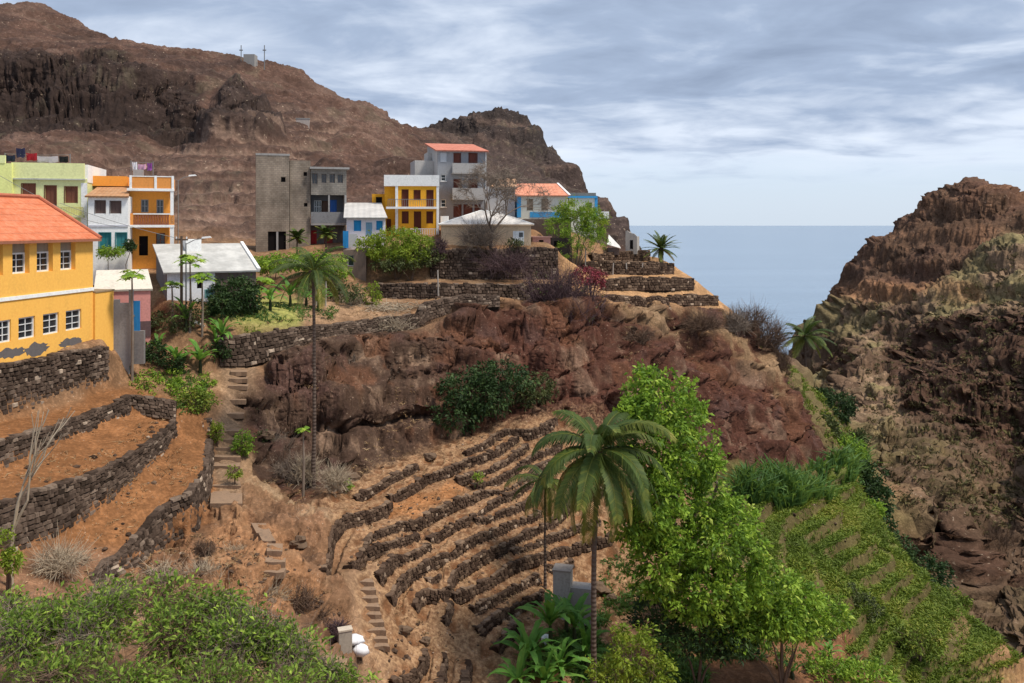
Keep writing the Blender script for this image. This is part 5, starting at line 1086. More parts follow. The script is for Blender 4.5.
def palm(name, label, base, top, L, nf, rad, seed=1, e_hi=1.25, e_lo=-.75, droop=1.5, ll=.8, lw=.085, hang=.6, nl=34, bend=.0, skirt=True, group=None):
    e = empty(name, base, 0, label, 'palm tree', group); b, tp = Vector(base), Vector(top); rg = random.Random(seed); d = tp-b; pts = []
    for i in range(15):
        q = i/14; p = d*q+Vector((bend*math.sin(math.pi*q), 0, 0)); pts.append(p+Vector((rg.gauss(0, .012), rg.gauss(0, .012), 0)))
    pts[0].z -= .5
    MB().tube(pts, [rad*(1.35-.35*min(1, i/3))*(1-.3*i/14) for i in range(15)], 9).build('trunk', PB, e)
    for i in range(nf):
        q = (i+.5)/nf; az = i*2.39996+rg.gauss(0, .12); el = e_hi+(e_lo-e_hi)*q**.85+rg.gauss(0, .08)
        link_mesh('frond', frond_mesh(L*rg.uniform(.85, 1.08)*(1-.15*(q < .15)), el, droop*rg.uniform(.75, 1.15)*(1-.35*q), seed*100+i, nl, ll, lw, hang*(.7+.5*q), az, rg.uniform(-.5, .5)), LF['palm'], e, loc=d+Vector((0, 0, .02)))
    if skirt:
        mb = MB()
        for i in range(16): a = i*.7; mb.tube([d+Vector((0, 0, .1)), d+Vector((math.cos(a)*.25, math.sin(a)*.25, .1)), d+Vector((math.cos(a)*.33, math.sin(a)*.33, -.75-.3*(i % 3)))], [.05, .05, .02], 4)
        mb.build('dead_leaf_skirt', TW['brown'], e)
    return e
def G(px, py):
    for k in range(12):
        p = hit(px-k*6*(1 if px > 512 else -1), py-k*2)
        if p is not None and (p.y < 140): return Vector(p)
    return Vector(P(px, py, 60))
def to(px, py, base): return Vector(P(px, py, base[1]))
b = Vector(P(594, 712, 46)); b.z = ground(b.x, b.y)
palm('coconut_palm', 'large coconut palm with drooping fronds standing in front of the stone terraces', b, to(598, 452, (0, 46.2)), 4.8, 32, .17, 3, e_hi=1.45, e_lo=-1.0, droop=1.85, ll=1.2, lw=.095, hang=1.1, nl=52, bend=-.12)
b = G(545, 588); palm('coconut_palm', 'smaller palm with a thin pale trunk behind the left fronds of the big palm', b, to(545, 481, b), 2.8, 16, .09, 5, e_hi=1.2, e_lo=-1.0, droop=1.8, ll=.85, lw=.08, hang=1.1, nl=30, skirt=False)
b = Vector(P(313, 474, 58.5)); b.z = ground(b.x, b.y); palm('coconut_palm', 'very tall thin palm rising from the gully to the village gardens', b, to(313, 272, b), 3.6, 20, .14, 7, e_hi=1.35, e_lo=-.6, droop=1.7, ll=.8, lw=.08, hang=.8, bend=.1)
b = Vector(P(806, 388, 121)); b.z = ground(b.x, b.y); palm('coconut_palm', 'lone coconut palm against the sea in the mouth of the ravine', b, to(805, 337, b), 4.4, 22, .2, 9, e_hi=1.4, e_lo=-.6, droop=1.3, ll=1.0, lw=.12, hang=.7)
b = Vector(P(661, 264, 102.5)); b.z = ground(b.x, b.y); palm('date_palm', 'short feathery date palm on the outer end of the spur', b, to(661, 249, b), 2.6, 30, .26, 11, e_hi=1.4, e_lo=-.35, droop=.75, ll=.5, lw=.09, hang=.3, nl=30)
b = Vector(P(297, 262, 88)); b.z = ground(b.x, b.y); palm('fan_palm', 'small bright round headed palm by the dark doorway of the block building', b, to(297, 238, b), 1.3, 22, .1, 13, e_hi=1.4, e_lo=-.4, droop=.6, ll=.5, lw=.09, hang=.3, nl=20, skirt=False)
b = Vector(P(326, 258, 89)); b.z = ground(b.x, b.y); palm('fan_palm', 'small olive palm in front of the red doors of the block building', b, to(326, 234, b), 1.3, 20, .1, 14, e_hi=1.4, e_lo=-.5, droop=.8, ll=.5, lw=.09, hang=.4, nl=20, skirt=False)
# ---- big bright tree
bb = G(668, 600); 
bush('broadleaf_tree', 'big bright green leafy tree to the right of the large palm', 'tree', [(648,378,50,16,16),(662,402,50,38,28),(635,418,49,24,22),(690,418,51,20,20),(655,448,49,42,30),(700,458,50,24,26),(690,500,50,46,36),(650,500,48,34,34),(735,520,51,24,24),(715,545,49,52,36),(662,560,48,36,34),(700,592,48,46,30),(752,578,49,40,26),(640,525,48,30,26)],
     2000, 16, .35, 'tree', base=bb, seed=3, tw=160, trunk='trunk', rad=.3, holes=.34, asp=.5, shell=.35)
bush('shrub', 'low bright bush spreading from the foot of the big tree towards the green slope', 'shrub', [(790,600,50,36,18),(822,614,50,28,15),(765,616,49,36,20),(735,626,49,30,20),(795,626,49.5,30,12)], 620, 13, .34, 'tree', seed=4, tw=40)
bush('shrub', 'dark tangled undergrowth below the crown of the big tree', 'shrub', [(700,630,49,40,24),(660,612,50,30,20),(735,640,48.5,26,16)], 320, 12, .32, 'dark', seed=6, tw=60)
bush('shrub', 'yellow green bush at the bottom edge right of the large palm trunk', 'shrub', [(632,655,44,30,24),(612,672,43.5,20,18),(655,675,43.5,22,18),(622,636,44.3,13,12),(645,632,44.3,10,9)], 230, 12, .27, 'yellow', seed=8, tw=50)
# ---- cliff and ridge bushes
bush('shrub', 'big round dark green bush growing on the foot of the red cliff', 'shrub', [(470,392,70.5,36,22),(455,412,69.5,26,20),(500,376,72,32,14),(485,398,70,26,18),(520,382,72.5,18,10)], 620, 12, .36, 'dark', seed=9, tw=60)
bush('shrub', 'smaller olive bush on the cliff just right of the big round bush', 'shrub', [(538,388,73.5,22,14),(522,396,73,16,12)], 160, 12, .32, 'olive', seed=10, tw=50)
dry_bush('large purple brown dry bush spilling over the wall on the ridge', [(562,292,84.5,30,24),(590,302,85.5,22,16),(540,286,84.5,20,18),(572,312,83.5,26,16)], 520, 'purple', 11, .035, leaf='olive', nl=60, ls=.22)
bush('bougainvillea', 'red flowering bush above the purple dry bush', 'shrub', [(586,276,88,18,10),(597,283,88,11,7)], 170, 12, .3, 'red', seed=12, tw=40)
for i, (ls, n, tm, lb_) in enumerate([
  ([(750,318,99,22,14),(770,334,98.5,20,16)], 360, 'brown', 'largest tan dry bush on the corner of the cliff above the ravine'),
  ([(778,362,98,14,20)], 220, 'brown', 'dry bush hanging on the outer cliff corner, below the largest tan one'),
  ([(735,322,96,16,12)], 150, 'grey', 'grey leafless bush at the end of the lowest spur wall'),
  ([(700,322,92,24,9)], 160, 'brown', 'flat dry brush on the cliff edge under the spur walls'),
  ([(790,402,97,12,18)], 170, 'brown', 'narrow dry bush low on the outer cliff corner'),
  ([(275,452,61,20,20),(288,470,59,18,14)], 320, 'grey', 'tangled grey dry bush in the gully right of the stepped path'),
  ([(305,470,59,14,20)], 180, 'pale', 'pale dry bush around the foot of the very tall palm'),
  ([(452,318,80,22,9),(438,326,78,14,8)], 190, 'brown', 'scraggly dry bush at the elbow of the sloping brown wall'),
  ([(480,235,91.5,24,12)], 170, 'grey', 'leafless scrub against the front of the cream house'),
  ([(505,262,90,34,10)], 150, 'purple', 'purplish dry twigs trailing down the tall black wall'),
  ([(440,246,89.6,10,9)], 90, 'purple', 'maroon bush between the green hedge and the cream house'),
  ([(392,326,77,20,8)], 120, 'pale', 'pale straw bush on the cliff edge, left of the sloping brown wall'),
  ([(335,478,57,16,14)], 140, 'pale', 'straw coloured brush at the upper left corner of the bowl'),
  ([(200,578,43,24,16),(165,572,43,18,12)], 200, 'pale', 'tangled straw brush in front of the lowest curved wall'),
  ([(268,420,65,15,12),(258,404,66,9,9)], 150, 'brown', 'brown dry scrub clinging to the rock beside the upper steps'),
  ([(330,455,63.5,14,9)], 100, 'brown', 'dry scrub at the foot of the rock, right of the very tall palm'),
  ([(380,375,72,20,8),(350,362,71,14,7)], 130, 'grey', 'grey dry scrub half way up the brown rock face'),
  ([(640,335,84,18,8)], 90, 'brown', 'dry scrub under the purple bush on the red cliff'),
  ([(262,600,43,26,14)], 150, 'pale', 'straw coloured brush on the mound left of the lower steps'),
  ([(300,600,44,20,14),(318,618,43.5,16,12)], 170, 'brown', 'dark dry brush in the hollow left of the lower steps'),
  ([(236,556,47,16,10)], 100, 'pale', 'pale dry grass bush below the bare earth patch of the path'),
  ([(338,628,43,13,10)], 90, 'purple', 'purplish brush just above the concrete post'),
  ([(288,521,51.5,16,9),(300,525,51,14,8)], 130, 'pale', 'pale brush on the bank between the path and the bowl'),
  ([(205,548,46,12,9)], 80, 'brown', 'brown brush under the end of the lowest curved wall'),
  ([(60,560,41,30,12)], 130, 'pale', 'flattened dry brush beside the bare sapling'),
  ([(1000,560,98,26,40)], 260, 'brown', 'tall dry brush on the far ravine slope at the right edge'),
  ([(880,590,83,22,16)], 110, 'olive' if False else 'brown', 'dry brush on the ravine side of the green slope')]):
    dry_bush(lb_, ls, n, tm, 40+i, .03 if ls[0][2] > 70 else .022)
for i, (ls, n, lf, sz, lb_) in enumerate([
  ([(800,396,107,11,12),(812,404,107,11,12)], 180, 'grass', .45, 'yellowish shrub at the top of the green strip under the lone palm'),
  ([(806,418,101,13,16),(816,440,98,12,16)], 240, 'grass', .45, 'yellow green shrub hugging the outer cliff corner'),
  ([(826,476,91,16,14),(845,490,89,16,13)], 240, 'cane', .45, 'leafy green bush right behind the tall cane'),
  ([(858,440,105,10,10)], 110, 'olive', .45, 'small olive bush on the outer side of the green strip'),
  ([(872,510,87,12,10)], 110, 'tree', .4, 'small bright bush on the ravine edge near its lower end'),
  ([(838,408,108,16,14),(822,398,112,12,9)], 220, 'dark', .5, 'dark round bush at the head of the green strip beyond the cliff corner'),
  ([(822,432,100,20,16),(808,452,96,14,16)], 260, 'olive', .5, 'olive bush on the green strip, left of the dark round bush'),
  ([(846,450,99,18,14),(832,466,95,18,12)], 280, 'tree', .48, 'bright bush in the middle of the green strip along the ravine'),
  ([(868,478,94,17,16),(880,500,90,13,16)], 280, 'dark', .46, 'dark bush on the ravine edge below the bright bush'),
  ([(862,522,86,18,14),(884,532,84,12,14)], 240, 'dark', .42, 'dark green bush at the lower end of the green strip'),
  ([(850,602,63,22,16),(868,616,62,16,12)], 200, 'olive', .3, 'grey green round bush among the slope terraces'),
  ([(720,486,78,16,7)], 90, 'dark', .4, 'low dark bush at the small ledge wall right of the big tree'),
  ([(920,640,60,22,9)], 120, 'grass', .3, 'tuft of green herbs on the lower slope terraces'),
  ([(830,668,52,26,10),(870,676,52,24,9)], 170, 'tree', .3, 'bright herb patch at the bottom edge of the green slope')]):
    bush('shrub', lb_, 'shrub', ls, n, 11, sz, lf, seed=70+i, tw=30)
# ---- village greenery
bush('hedge_bush', 'bright green billowing hedge in front of the ochre house', 'hedge', [(395,240,89.5,26,13),(372,246,89,16,10),(422,246,90,16,10),(408,254,88.5,22,9),(385,254,88.5,20,8)], 680, 12, .33, 'yellow', seed=15, tw=40)
bush('shrub', 'olive shrub hanging over the wall below the bright hedge', 'shrub', [(425,256,89,16,9),(396,264,88,26,7)], 240, 12, .3, 'olive', seed=16, tw=40)
dry_bush('brown haze of bare twigs in front of the grey four storey house', [(470,200,92,20,14),(455,206,92,12,10),(500,192,92,16,13)], 420, 'grey', 77, .025, base=tuple(Vector(P(478,250,92.2)))) if False else None
bt = Vector(P(575, 262, 96)); bt.z = ground(bt.x, bt.y)
bush('feathery_tree', 'airy green tree standing beside the blue trimmed house', 'tree', [(575,214,97,22,13),(560,226,96,14,12),(592,226,97,16,14),(580,238,96,20,13),(600,240,97,10,9),(568,250,95.5,14,8)], 620, 15, .34, 'tree', base=bt, seed=17, tw=60, trunk='trunk', rad=.14, asp=.25, holes=.4)
foliage('young_leaves', bpy.data.objects[bpy.data.objects.get('feathery_tree').name], lobes_px([(572,210,97,20,11),(590,220,97,18,12)]), 200, 12, .3, LF['yellow'], 18)
for i, (ls, n, lf, sz, lb_) in enumerate([
  ([(235,292,69.8,22,14),(222,306,68.3,16,13),(248,304,70.5,14,12)], 420, 'dark', .34, 'dark dense bush in the corner of the white roofed shed'),
  ([(285,262,84,30,8),(262,266,84,16,8)], 260, 'tree', .34, 'long green hedge below the block building, left part'),
  ([(318,262,85,26,9),(332,272,84,20,9)], 260, 'tree', .34, 'green hedge below the block building, right part'),
  ([(270,312,75,26,8)], 150, 'dark', .3, 'low dark bush in the middle of the garden bed'),
  ([(325,286,81,26,9),(350,292,80,18,8)], 170, 'olive', .32, 'withered olive bush behind the very tall palm'),
  ([(372,296,81,8,16)], 80, 'yellow', .26, 'thin upright green sapling beside the heap of dry branches'),
  ([(160,378,63,26,12),(185,388,61.5,20,10),(140,384,61,18,9)], 330, 'tree', .27, 'leafy garden bush under the grey wall, above the orange beds'),
  ([(195,402,60,15,11)], 120, 'grass', .26, 'light green bush at the corner beside the top of the lowest bed'),
  ([(175,318,66,24,14),(196,312,66.5,12,12)], 190, 'olive', .24, 'thin stemmed feathery shrub in front of the shed'),
  ([(243,445,58.5,9,12)], 90, 'tree', .22, 'bright green weed bush on the right side of the stepped path'),
  ([(217,430,58.5,6,10)], 50, 'yellow', .2, 'yellow green weeds on the left side of the stepped path'),
  ([(140,398,60,18,9),(165,408,59.8,16,8)], 200, 'tree', .25, 'leafy green bush along the top of the cross walls'),
  ([(205,386,63.5,13,13),(212,402,62,10,10)], 170, 'tree', .24, 'tall leafy bush on the left of the upper steps'),
  ([(216,352,66,15,9),(238,350,67,9,6)], 130, 'dark', .26, 'dark bush above the head of the stepped path'),
  ([(155,352,63,14,9),(172,362,63,14,9)], 150, 'dark', .25, 'dark bush at the foot of the blue gate'),
  ([(300,318,73.5,18,7),(325,312,75,14,6)], 120, 'cane', .26, 'low green clump around the foot of the village bananas'),
  ([(248,330,69,20,6),(280,322,71.5,16,5)], 120, 'yellow', .22, 'low yellow green ground bush on the edge of the garden bed'),
  ([(262,440,60.5,9,9),(252,418,62.5,7,8)], 90, 'olive', .22, 'olive weeds on the rocky bank right of the steps'),
  ([(925,574,80,24,17),(900,552,82.5,14,13)], 240, 'dark', .4, 'dark bush on the ravine edge beside the slope terraces'),
  ([(953,602,74.5,18,10)], 110, 'grass', .34, 'grassy clump on the ravine edge near the lower terraces'),
  ([(235,472,55,7,5)], 40, 'yellow', .18, 'small weed growing between the steps of the path'),
  ([(110,252,71,14,5)], 70, 'tree', .26, 'green bush at the foot of the narrow white house'),
  ([(515,245,92,9,6)], 60, 'olive', .28, 'small olive bush beside the white door of the cream house'),
  ([(130,246,72,5,6)], 40, 'dark', .26, 'potted greenery beside the dark door of the orange house'),
  ([(478,478,62,4,4)], 30, 'tree', .2, 'single bright weed on a wall end in the upper bowl'),
  ([(347,484,58.5,4,4)], 24, 'tree', .2, 'tiny bright weed at the upper left corner of the bowl')]):
    bush('shrub', lb_, 'shrub', ls, n, 11, sz, lf, seed=100+i, tw=24, rad=.06)
# ---- banana plants
def banana(label, base, h, n, L, seed, group='banana plants', m='banana'):
    e = empty('banana_plant', base, 0, label, 'banana plant', group); rg = random.Random(seed)
    MB().tube([(0, 0, -.3), (.03, 0, h*.5), (0, .03, h)], [.16, .13, .08], 7).build('stem', LF['olive'], e); V, F, rn = [], [], []
    for i in range(n):
        az = i*2.4+rg.uniform(-.3, .3); el = rg.uniform(.35, 1.45); dr = rg.uniform(.9, 2.3); l = L*rg.uniform(.75, 1.2); w = l*.085; p = np.array([0, 0, h*rg.uniform(.85, 1.05)]); v = rg.uniform(.25, .75); ns = 8; ca, sa = math.cos(az), math.sin(az); k = len(V)
        for j in range(ns+1):
            q = j/ns; a = el-dr*q*q; fw = np.array([ca*math.cos(a), sa*math.cos(a), math.sin(a)]); sd = np.array([-sa, ca, 0]); ww = w*math.sin(math.pi*min(1, .04+q*.96))**.55*(q > .0)+.015; dn = np.array([ca*math.sin(a), sa*math.sin(a), -math.cos(a)])
            V += [tuple(p+sd*ww+dn*ww*-.25), tuple(p), tuple(p-sd*ww+dn*ww*-.25)]; p = p+fw*l/ns
        for j in range(ns):
            b_ = k+j*3; F += [(b_, b_+1, b_+4, b_+3), (b_+1, b_+2, b_+5, b_+4)]; rn += [v+rg.uniform(-.12, .12), v-.1+rg.uniform(-.12, .12)]
        for j in range(2, ns):
            for q_ in (0, 2):
                if rg.random() < .45: x_ = V[k+j*3+q_]; c_ = V[k+j*3+1]; t_ = rg.uniform(.45, .9); V[k+j*3+q_] = tuple(c_[a_]+(x_[a_]-c_[a_])*t_-(.12*l*.2 if a_ == 2 else 0) for a_ in range(3))
    link_mesh('leaves', np_mesh('leaves', V, F, {'rnd': ('FACE', np.array(rn))}), LF[m], e)
for i, (px, py, Y, h, n, L, lb_) in enumerate([
  (528,668,47,1.3,15,2.3,'banana plant nearest the stone terraces, at the bottom edge'), (550,640,49,1.6,15,2.4,'banana plant just below the grey concrete tank'), (574,622,50,1.5,15,2.2,'banana plant against the trunk side of the concrete tank'), (545,690,46,1.1,14,2.1,'low banana plant at the bottom edge, left of the big palm trunk'), (566,606,51.5,1.0,12,1.8,'small banana plant close in front of the concrete tank wall'), (586,640,48.5,1.3,14,2.1,'banana plant touching the trunk of the big palm'), (560,668,47,1.0,14,2.1,'banana plant in the middle of the clump below the tank'), (518,690,45.5,.7,12,1.8,'lowest banana plant, on the left rim of the clump'),
  (290,312,76,1.0,10,2.3,'broad banana plant in the village garden by the very tall palm'), (306,306,77,.8,9,1.9,'smaller banana plant beside the broad one in the village garden'), (216,374,66,.7,9,1.7,'banana plant at the top of the stepped path'), (186,352,66,.9,9,1.9,'banana plant below the feathery shrub by the shed'), (158,352,64,.6,8,1.5,'banana plant at the foot of the grey wall'), (200,372,64,1.1,12,2.0,'banana plant between the shed and the upper steps'), (176,380,63,.9,12,1.9,'banana plant rising from the leafy garden bush'), (222,356,66.5,.9,12,1.9,'banana plant at the corner of the long rough wall'), (318,312,75.5,.8,10,1.8,'banana plant right of the very tall palm trunk'), (270,318,72,.9,11,1.8,'banana plant left of the broad one in the garden'),
  (830,660,55,.5,8,1.3,'young banana plant on the brown soil at the bottom right'), (792,655,51,.4,7,1.0,'small banana shoot on the brown soil near the big tree')]):
    g = Vector(P(px, py, Y)); g.z = ground(g.x, g.y); banana(lb_, g, h, n, L, 200+i)
# ---- papaya trees
def papaya(label, px, pyb, pyt, Y, seed, r=1.0):
    g = Vector(P(px, pyb, Y)); g.z = ground(g.x, g.y); h = P(px, pyt, Y)[2]-g.z; e = empty('papaya_tree', g, 0, label, 'papaya tree', 'papaya trees in the gardens'); rg = random.Random(seed)
    MB().tube([(0, 0, -.3), (.05, 0, h*.5), (0, 0, h)], [.1, .085, .05], 7).build('trunk', TW['grey'], e); V, F, rn = [], [], []; pet = MB()
    for i in range(16):
        az = i*2.4; el = rg.uniform(-.3, 1.0); l = r*rg.uniform(.7, 1.1); c = np.array([math.cos(az)*math.cos(el)*l, math.sin(az)*math.cos(el)*l, h+math.sin(el)*l*.7]); pet.tube([(0, 0, h-.05), tuple(c)], .018, 4)
        k = len(V); R_ = r*.42*rg.uniform(.8, 1.2); v = rg.uniform(.2, .8); ax = unit(np.array([math.cos(az), math.sin(az), -.5])); sd = unit(np.cross(ax, [0, 0, 1])); V.append(tuple(c))
        for j in range(14): a = j/14*2*math.pi; q = R_*(1 if j % 2 == 0 else .5); V.append(tuple(c+ax*q*math.cos(a)+sd*q*math.sin(a)-np.array([0, 0, .15*q])))
        F += [(k, k+1+j, k+1+(j+1) % 14) for j in range(14)]; rn += [v]*14
    link_mesh('crown', np_mesh('crown', V, F, {'rnd': ('FACE', np.array(rn))}), LF['tree'], e); pet.build('leaf_stalks', LF['olive'], e)
for i, a in enumerate([('papaya tree with a pale trunk in the middle of the village garden', 259, 322, 288, 75, 1, 1.5), ('papaya tree directly in front of the white roofed shed', 190, 330, 263, 66, 2, 1.1), ('shorter papaya tree by the teal window of the shed', 202, 332, 280, 66, 3, .9), ('slim papaya over the pink hut roof', 132, 330, 277, 60.5, 4, .9), ('tall slim papaya left of the street lamp', 172, 336, 287, 66, 5, .8), ('thin sapling with a tuft of leaves in the gully by the very tall palm', 303, 520, 430, 57, 6, .45), ('slim young papaya tree behind the tiny pink hut', 556, 250, 222, 98, 7, 1.0)]):
    papaya(*a)
# ---- bare trees
def bare_tree(name, label, base, h, r, seed, lean=(0, 0), spread=.55, depth=6, m='grey', first=.4, leaf=None, tw=0):
    e = empty(name, base, 0, label, 'tree'); rg = random.Random(seed); mb = MB(); ends = []; sub = MB()
    def grow(p, d, l, rad, k):
        q = p+d*l; m_ = (p+q)/2+Vector((rg.gauss(0, .05), rg.gauss(0, .05), rg.gauss(0, .04)))*l
        (mb if k > depth-2 else sub).tube([p, m_, q], [rad, rad*.85, rad*.7], 6 if k > 2 else 3, cap=False)
        if k == 0: ends.append(q); return
        for i in range(3 if k > 1 else 2):
            a = rg.uniform(0, 6.28); s = spread*rg.uniform(.6, 1.3); u = d.cross(Vector((0.2, .1, 1))).normalized() if abs(d.z) < .95 else Vector((1, 0, 0)); w = d.cross(u)
            nd = (d+(u*math.cos(a)+w*math.sin(a))*s+Vector((lean[0], lean[1], .06))).normalized(); grow(q, nd, l*rg.uniform(.62, .85), rad*.62, k-1)
    grow(Vector((0, 0, -.3)), Vector((.02, 0, 1)), h*first+.3, r, depth); mb.build('trunk', TB if m == 'grey' else TW[m], e)
    if tw:
        r_ = np.random.default_rng(seed); En = np.repeat(np.array([tuple(x) for x in ends]), tw, 0); V, F = strips(En, En+r_.normal(size=En.shape)*[.5, .5, .4], .02, rg=r_); sub.add(V.tolist(), F.tolist())
    sub.build('branches', TW[m], e); return e
b = Vector(P(492, 250, 91.8)); b.z = ground(b.x, b.y); bare_tree('bare_tree', 'leafless spreading tree in front of the cream house', b, 7.2, .2, 5, (-.05, 0), .75, 6, 'grey', .42, tw=5)
b = Vector(P(465, 250, 92.3)); b.z = ground(b.x, b.y)
b = Vector(P(12, 574, 38)); b.z = ground(b.x, b.y); bare_tree('bare_sapling', 'pale bare sapling at the left edge in front of the terrace beds', b, 6.3, .11, 9, (0, 0), .32, 3, 'pale', .42)
bush('shrub', 'bright leafy shoot at the foot of the bare sapling', 'shrub', [(4,545,37,9,16),(12,562,37,10,10)], 90, 10, .2, 'yellow', seed=131, tw=12)
# ---- near shrubs along the bottom edge
for i, (ls, tm, lb_) in enumerate([
  ([(20,640,22,36,34),(52,618,23,30,20),(8,610,24,20,16)], 'grey', 'leafy shrub in the bottom left corner'),
  ([(100,622,23,42,34),(118,596,24,34,16),(80,640,22,30,26)], 'grey', 'twiggy green shrub second from the bottom left corner'),
  ([(172,640,22,40,36),(165,602,23.5,36,20),(200,612,23,26,20)], 'grey', 'tallest twiggy shrub of the near row, grey branches showing'),
  ([(232,650,22,38,32),(222,612,23,30,20),(262,628,22.5,24,20)], 'grey', 'green shrub right of the tallest one in the near row'),
  ([(296,662,22,34,24),(275,640,22.5,24,18),(325,676,22,26,16)], 'grey', 'last low shrub of the near row, left of the white sack'),
  ([(60,684,20,44,24),(130,688,20,40,22)], 'brown', 'dark lower shrub filling the bottom edge at the left'),
  ([(210,690,20,48,20),(280,694,20,40,18),(345,690,22,26,12)], 'brown', 'lower shrub filling the bottom edge under the tallest one')]):
    e = bush('near_shrub', lb_, 'shrub', ls, 300, 11, .2, 'front', seed=140+i, tw=420, tm='brown' if i % 3 == 2 else tm, tww=.011, group='near shrubs along the bottom edge', asp=.36, holes=.42, shell=.25, spread=.8)

# ================================================================ ground cover
def xy_poly(px): return [(p.x, p.y) for p in (G(*q) if len(q) == 2 else Vector(P(*q)) for q in px)]
def scatter(poly, dens, rg, nz=0.0, ns=.4):
    a = np.array(poly); lo, hi = a.min(0), a.max(0); n = int((hi-lo).prod()*dens); q = lo+rg.random((n, 2))*(hi-lo); m = inpoly(q[:, 0], q[:, 1], [tuple(p) for p in poly])
    q = q[m]; p3 = np.c_[q, zat(ZD, q[:, 0], q[:, 1])]
    return p3[vnoise(p3*[1, 1, 0], ns, 77) > nz-1] if nz else p3
def blades(name, label, polys, m, h, w, seed, per=5, kind='stuff', lean=.5, cat=None, treads=False):
    """polys: (pixel outline, tufts per square metre, patchiness)"""
    rg = np.random.default_rng(seed); Q = np.concatenate([scatter(xy_poly(pl), dn, rg, nz) for pl, dn, nz in polys])
    if treads: ph = zat(PHASE, Q[:, 0], Q[:, 1]); Q = Q[(ph < .64) | (rg.random(len(Q)) < .1)]
    k = np.repeat(np.arange(len(Q)), per); N = len(k); B = Q[k]+np.c_[rg.normal(size=(N, 2))*.09, np.full(N, -.05)]
    d = unit(np.c_[rg.normal(size=(N, 2))*lean, np.ones(N)]); H = h*rg.uniform(.4, 1.2, N)[:, None]*(1+.5*vnoise(Q, .5, 4))[k][:, None]; s = unit(np.cross(d, rg.normal(size=(N, 3))))*w
    mid = B+d*H*.55; tip = B+d*H+np.c_[d[:, :2]*H*.5, -.25*H]*1.0
    V = np.stack([B-s*.6, B+s*.6, mid+s, mid-s, tip], 1).reshape(-1, 3); i = np.arange(N)[:, None]*5; F = np.concatenate([i+[0, 1, 2], i+[0, 2, 3], i+[3, 2, 4]], 1).reshape(-1, 3)
    v = np.clip(.45+.3*vnoise(Q, .3, 8)[k]+rg.normal(0, .15, N), 0, 1); o = link_mesh(name, np_mesh(name, V, F, {'rnd': ('FACE', np.repeat(v, 3))}), LF[m]); tag(o, kind=kind); return o
blades('slope_grass', None, [([(715,505),(850,482),(900,550),(985,622),(1022,660),(940,686),(880,670),(840,640),(790,600),(740,560)], 52, .15), ([(800,476,83),(850,476,90),(882,522,84.5),(908,557,79.5),(943,592,74.5),(988,627,69.5),(1030,658,66.5),(1000,662,64),(900,600,70),(850,545,75)], 38, .15), ([(795,470,80),(850,476,88),(885,522,83.5),(905,550,78),(870,548,78),(830,505,80)], 26, .3), ([(600,683),(760,660),(850,683)], 5, .7), ([(790,345),(812,385),(850,425),(880,500),(855,482),(815,430)], 7, .8), ([(770,345,104),(800,374,113),(845,425,107),(872,482,97.5),(905,545,85.5),(880,520,83),(850,478,89),(820,430,98)], 12, .4)], 'grass', .55, .04, 3, treads=True)
blades('undergrowth', None, [([(560,640),(600,615),(650,625),(720,640),(760,650),(720,683),(560,683)], 30, .7), ([(690,600),(760,590),(850,615),(850,640),(700,660)], 26, .35), ([(700,650),(860,636),(900,683),(700,683)], 9, .75), ([(520,655),(600,625),(600,683),(520,683)], 20, .6), ([(598,560),(640,545),(650,610),(600,615)], 14, .8), ([(125,400),(150,372),(205,372),(212,412),(180,415)], 8, .7), ([(222,332),(300,326),(330,300),(250,306)], 6, .6)], 'cane', .5, .04, 4)
blades('cane_plot', None, [([(735,500),(745,478),(800,474),(850,478),(856,500),(800,508)], 9, .8), ([(850,480),(846,455),(862,448),(872,490)], 6, .7)], 'cane', 2.6, .085, 5, per=6, lean=.25)
blades('dry_grass', None, [([(0,445),(44,432),(130,398),(125,412),(60,440),(0,468)], 3, .9), ([(0,520),(100,475),(172,424),(130,418),(0,475)], 3, .8), ([(120,540),(200,480),(212,440),(178,442),(60,540)], 3, .8), ([(90,590),(210,520),(260,560),(330,590),(340,660),(240,640)], 12, .8), ([(250,400),(300,352),(420,338),(440,400),(425,442),(340,480),(265,462)], 3, 1.0), ([(0,600),(90,575),(130,545),(0,560)], 5, .9),
   ([(260,440),(330,470),(325,520),(270,500)], 5, .9), ([(590,262),(680,264),(715,300),(640,310),(600,300)], 2.2, .85), ([(250,330),(380,305),(420,318),(330,335)], 3, .9), ([(330,520),(430,450),(550,420),(560,600),(480,660),(400,660)], 2.0, .8), ([(730,310),(770,340),(790,385),(760,350)], 3, .8), ([(900,580),(1000,650),(1020,683),(960,683)], 2, .8),
   ([(400,300),(560,300),(600,300),(420,322)], 2.5, .9)], 'straw', .32, .022, 6, per=6, lean=.9)
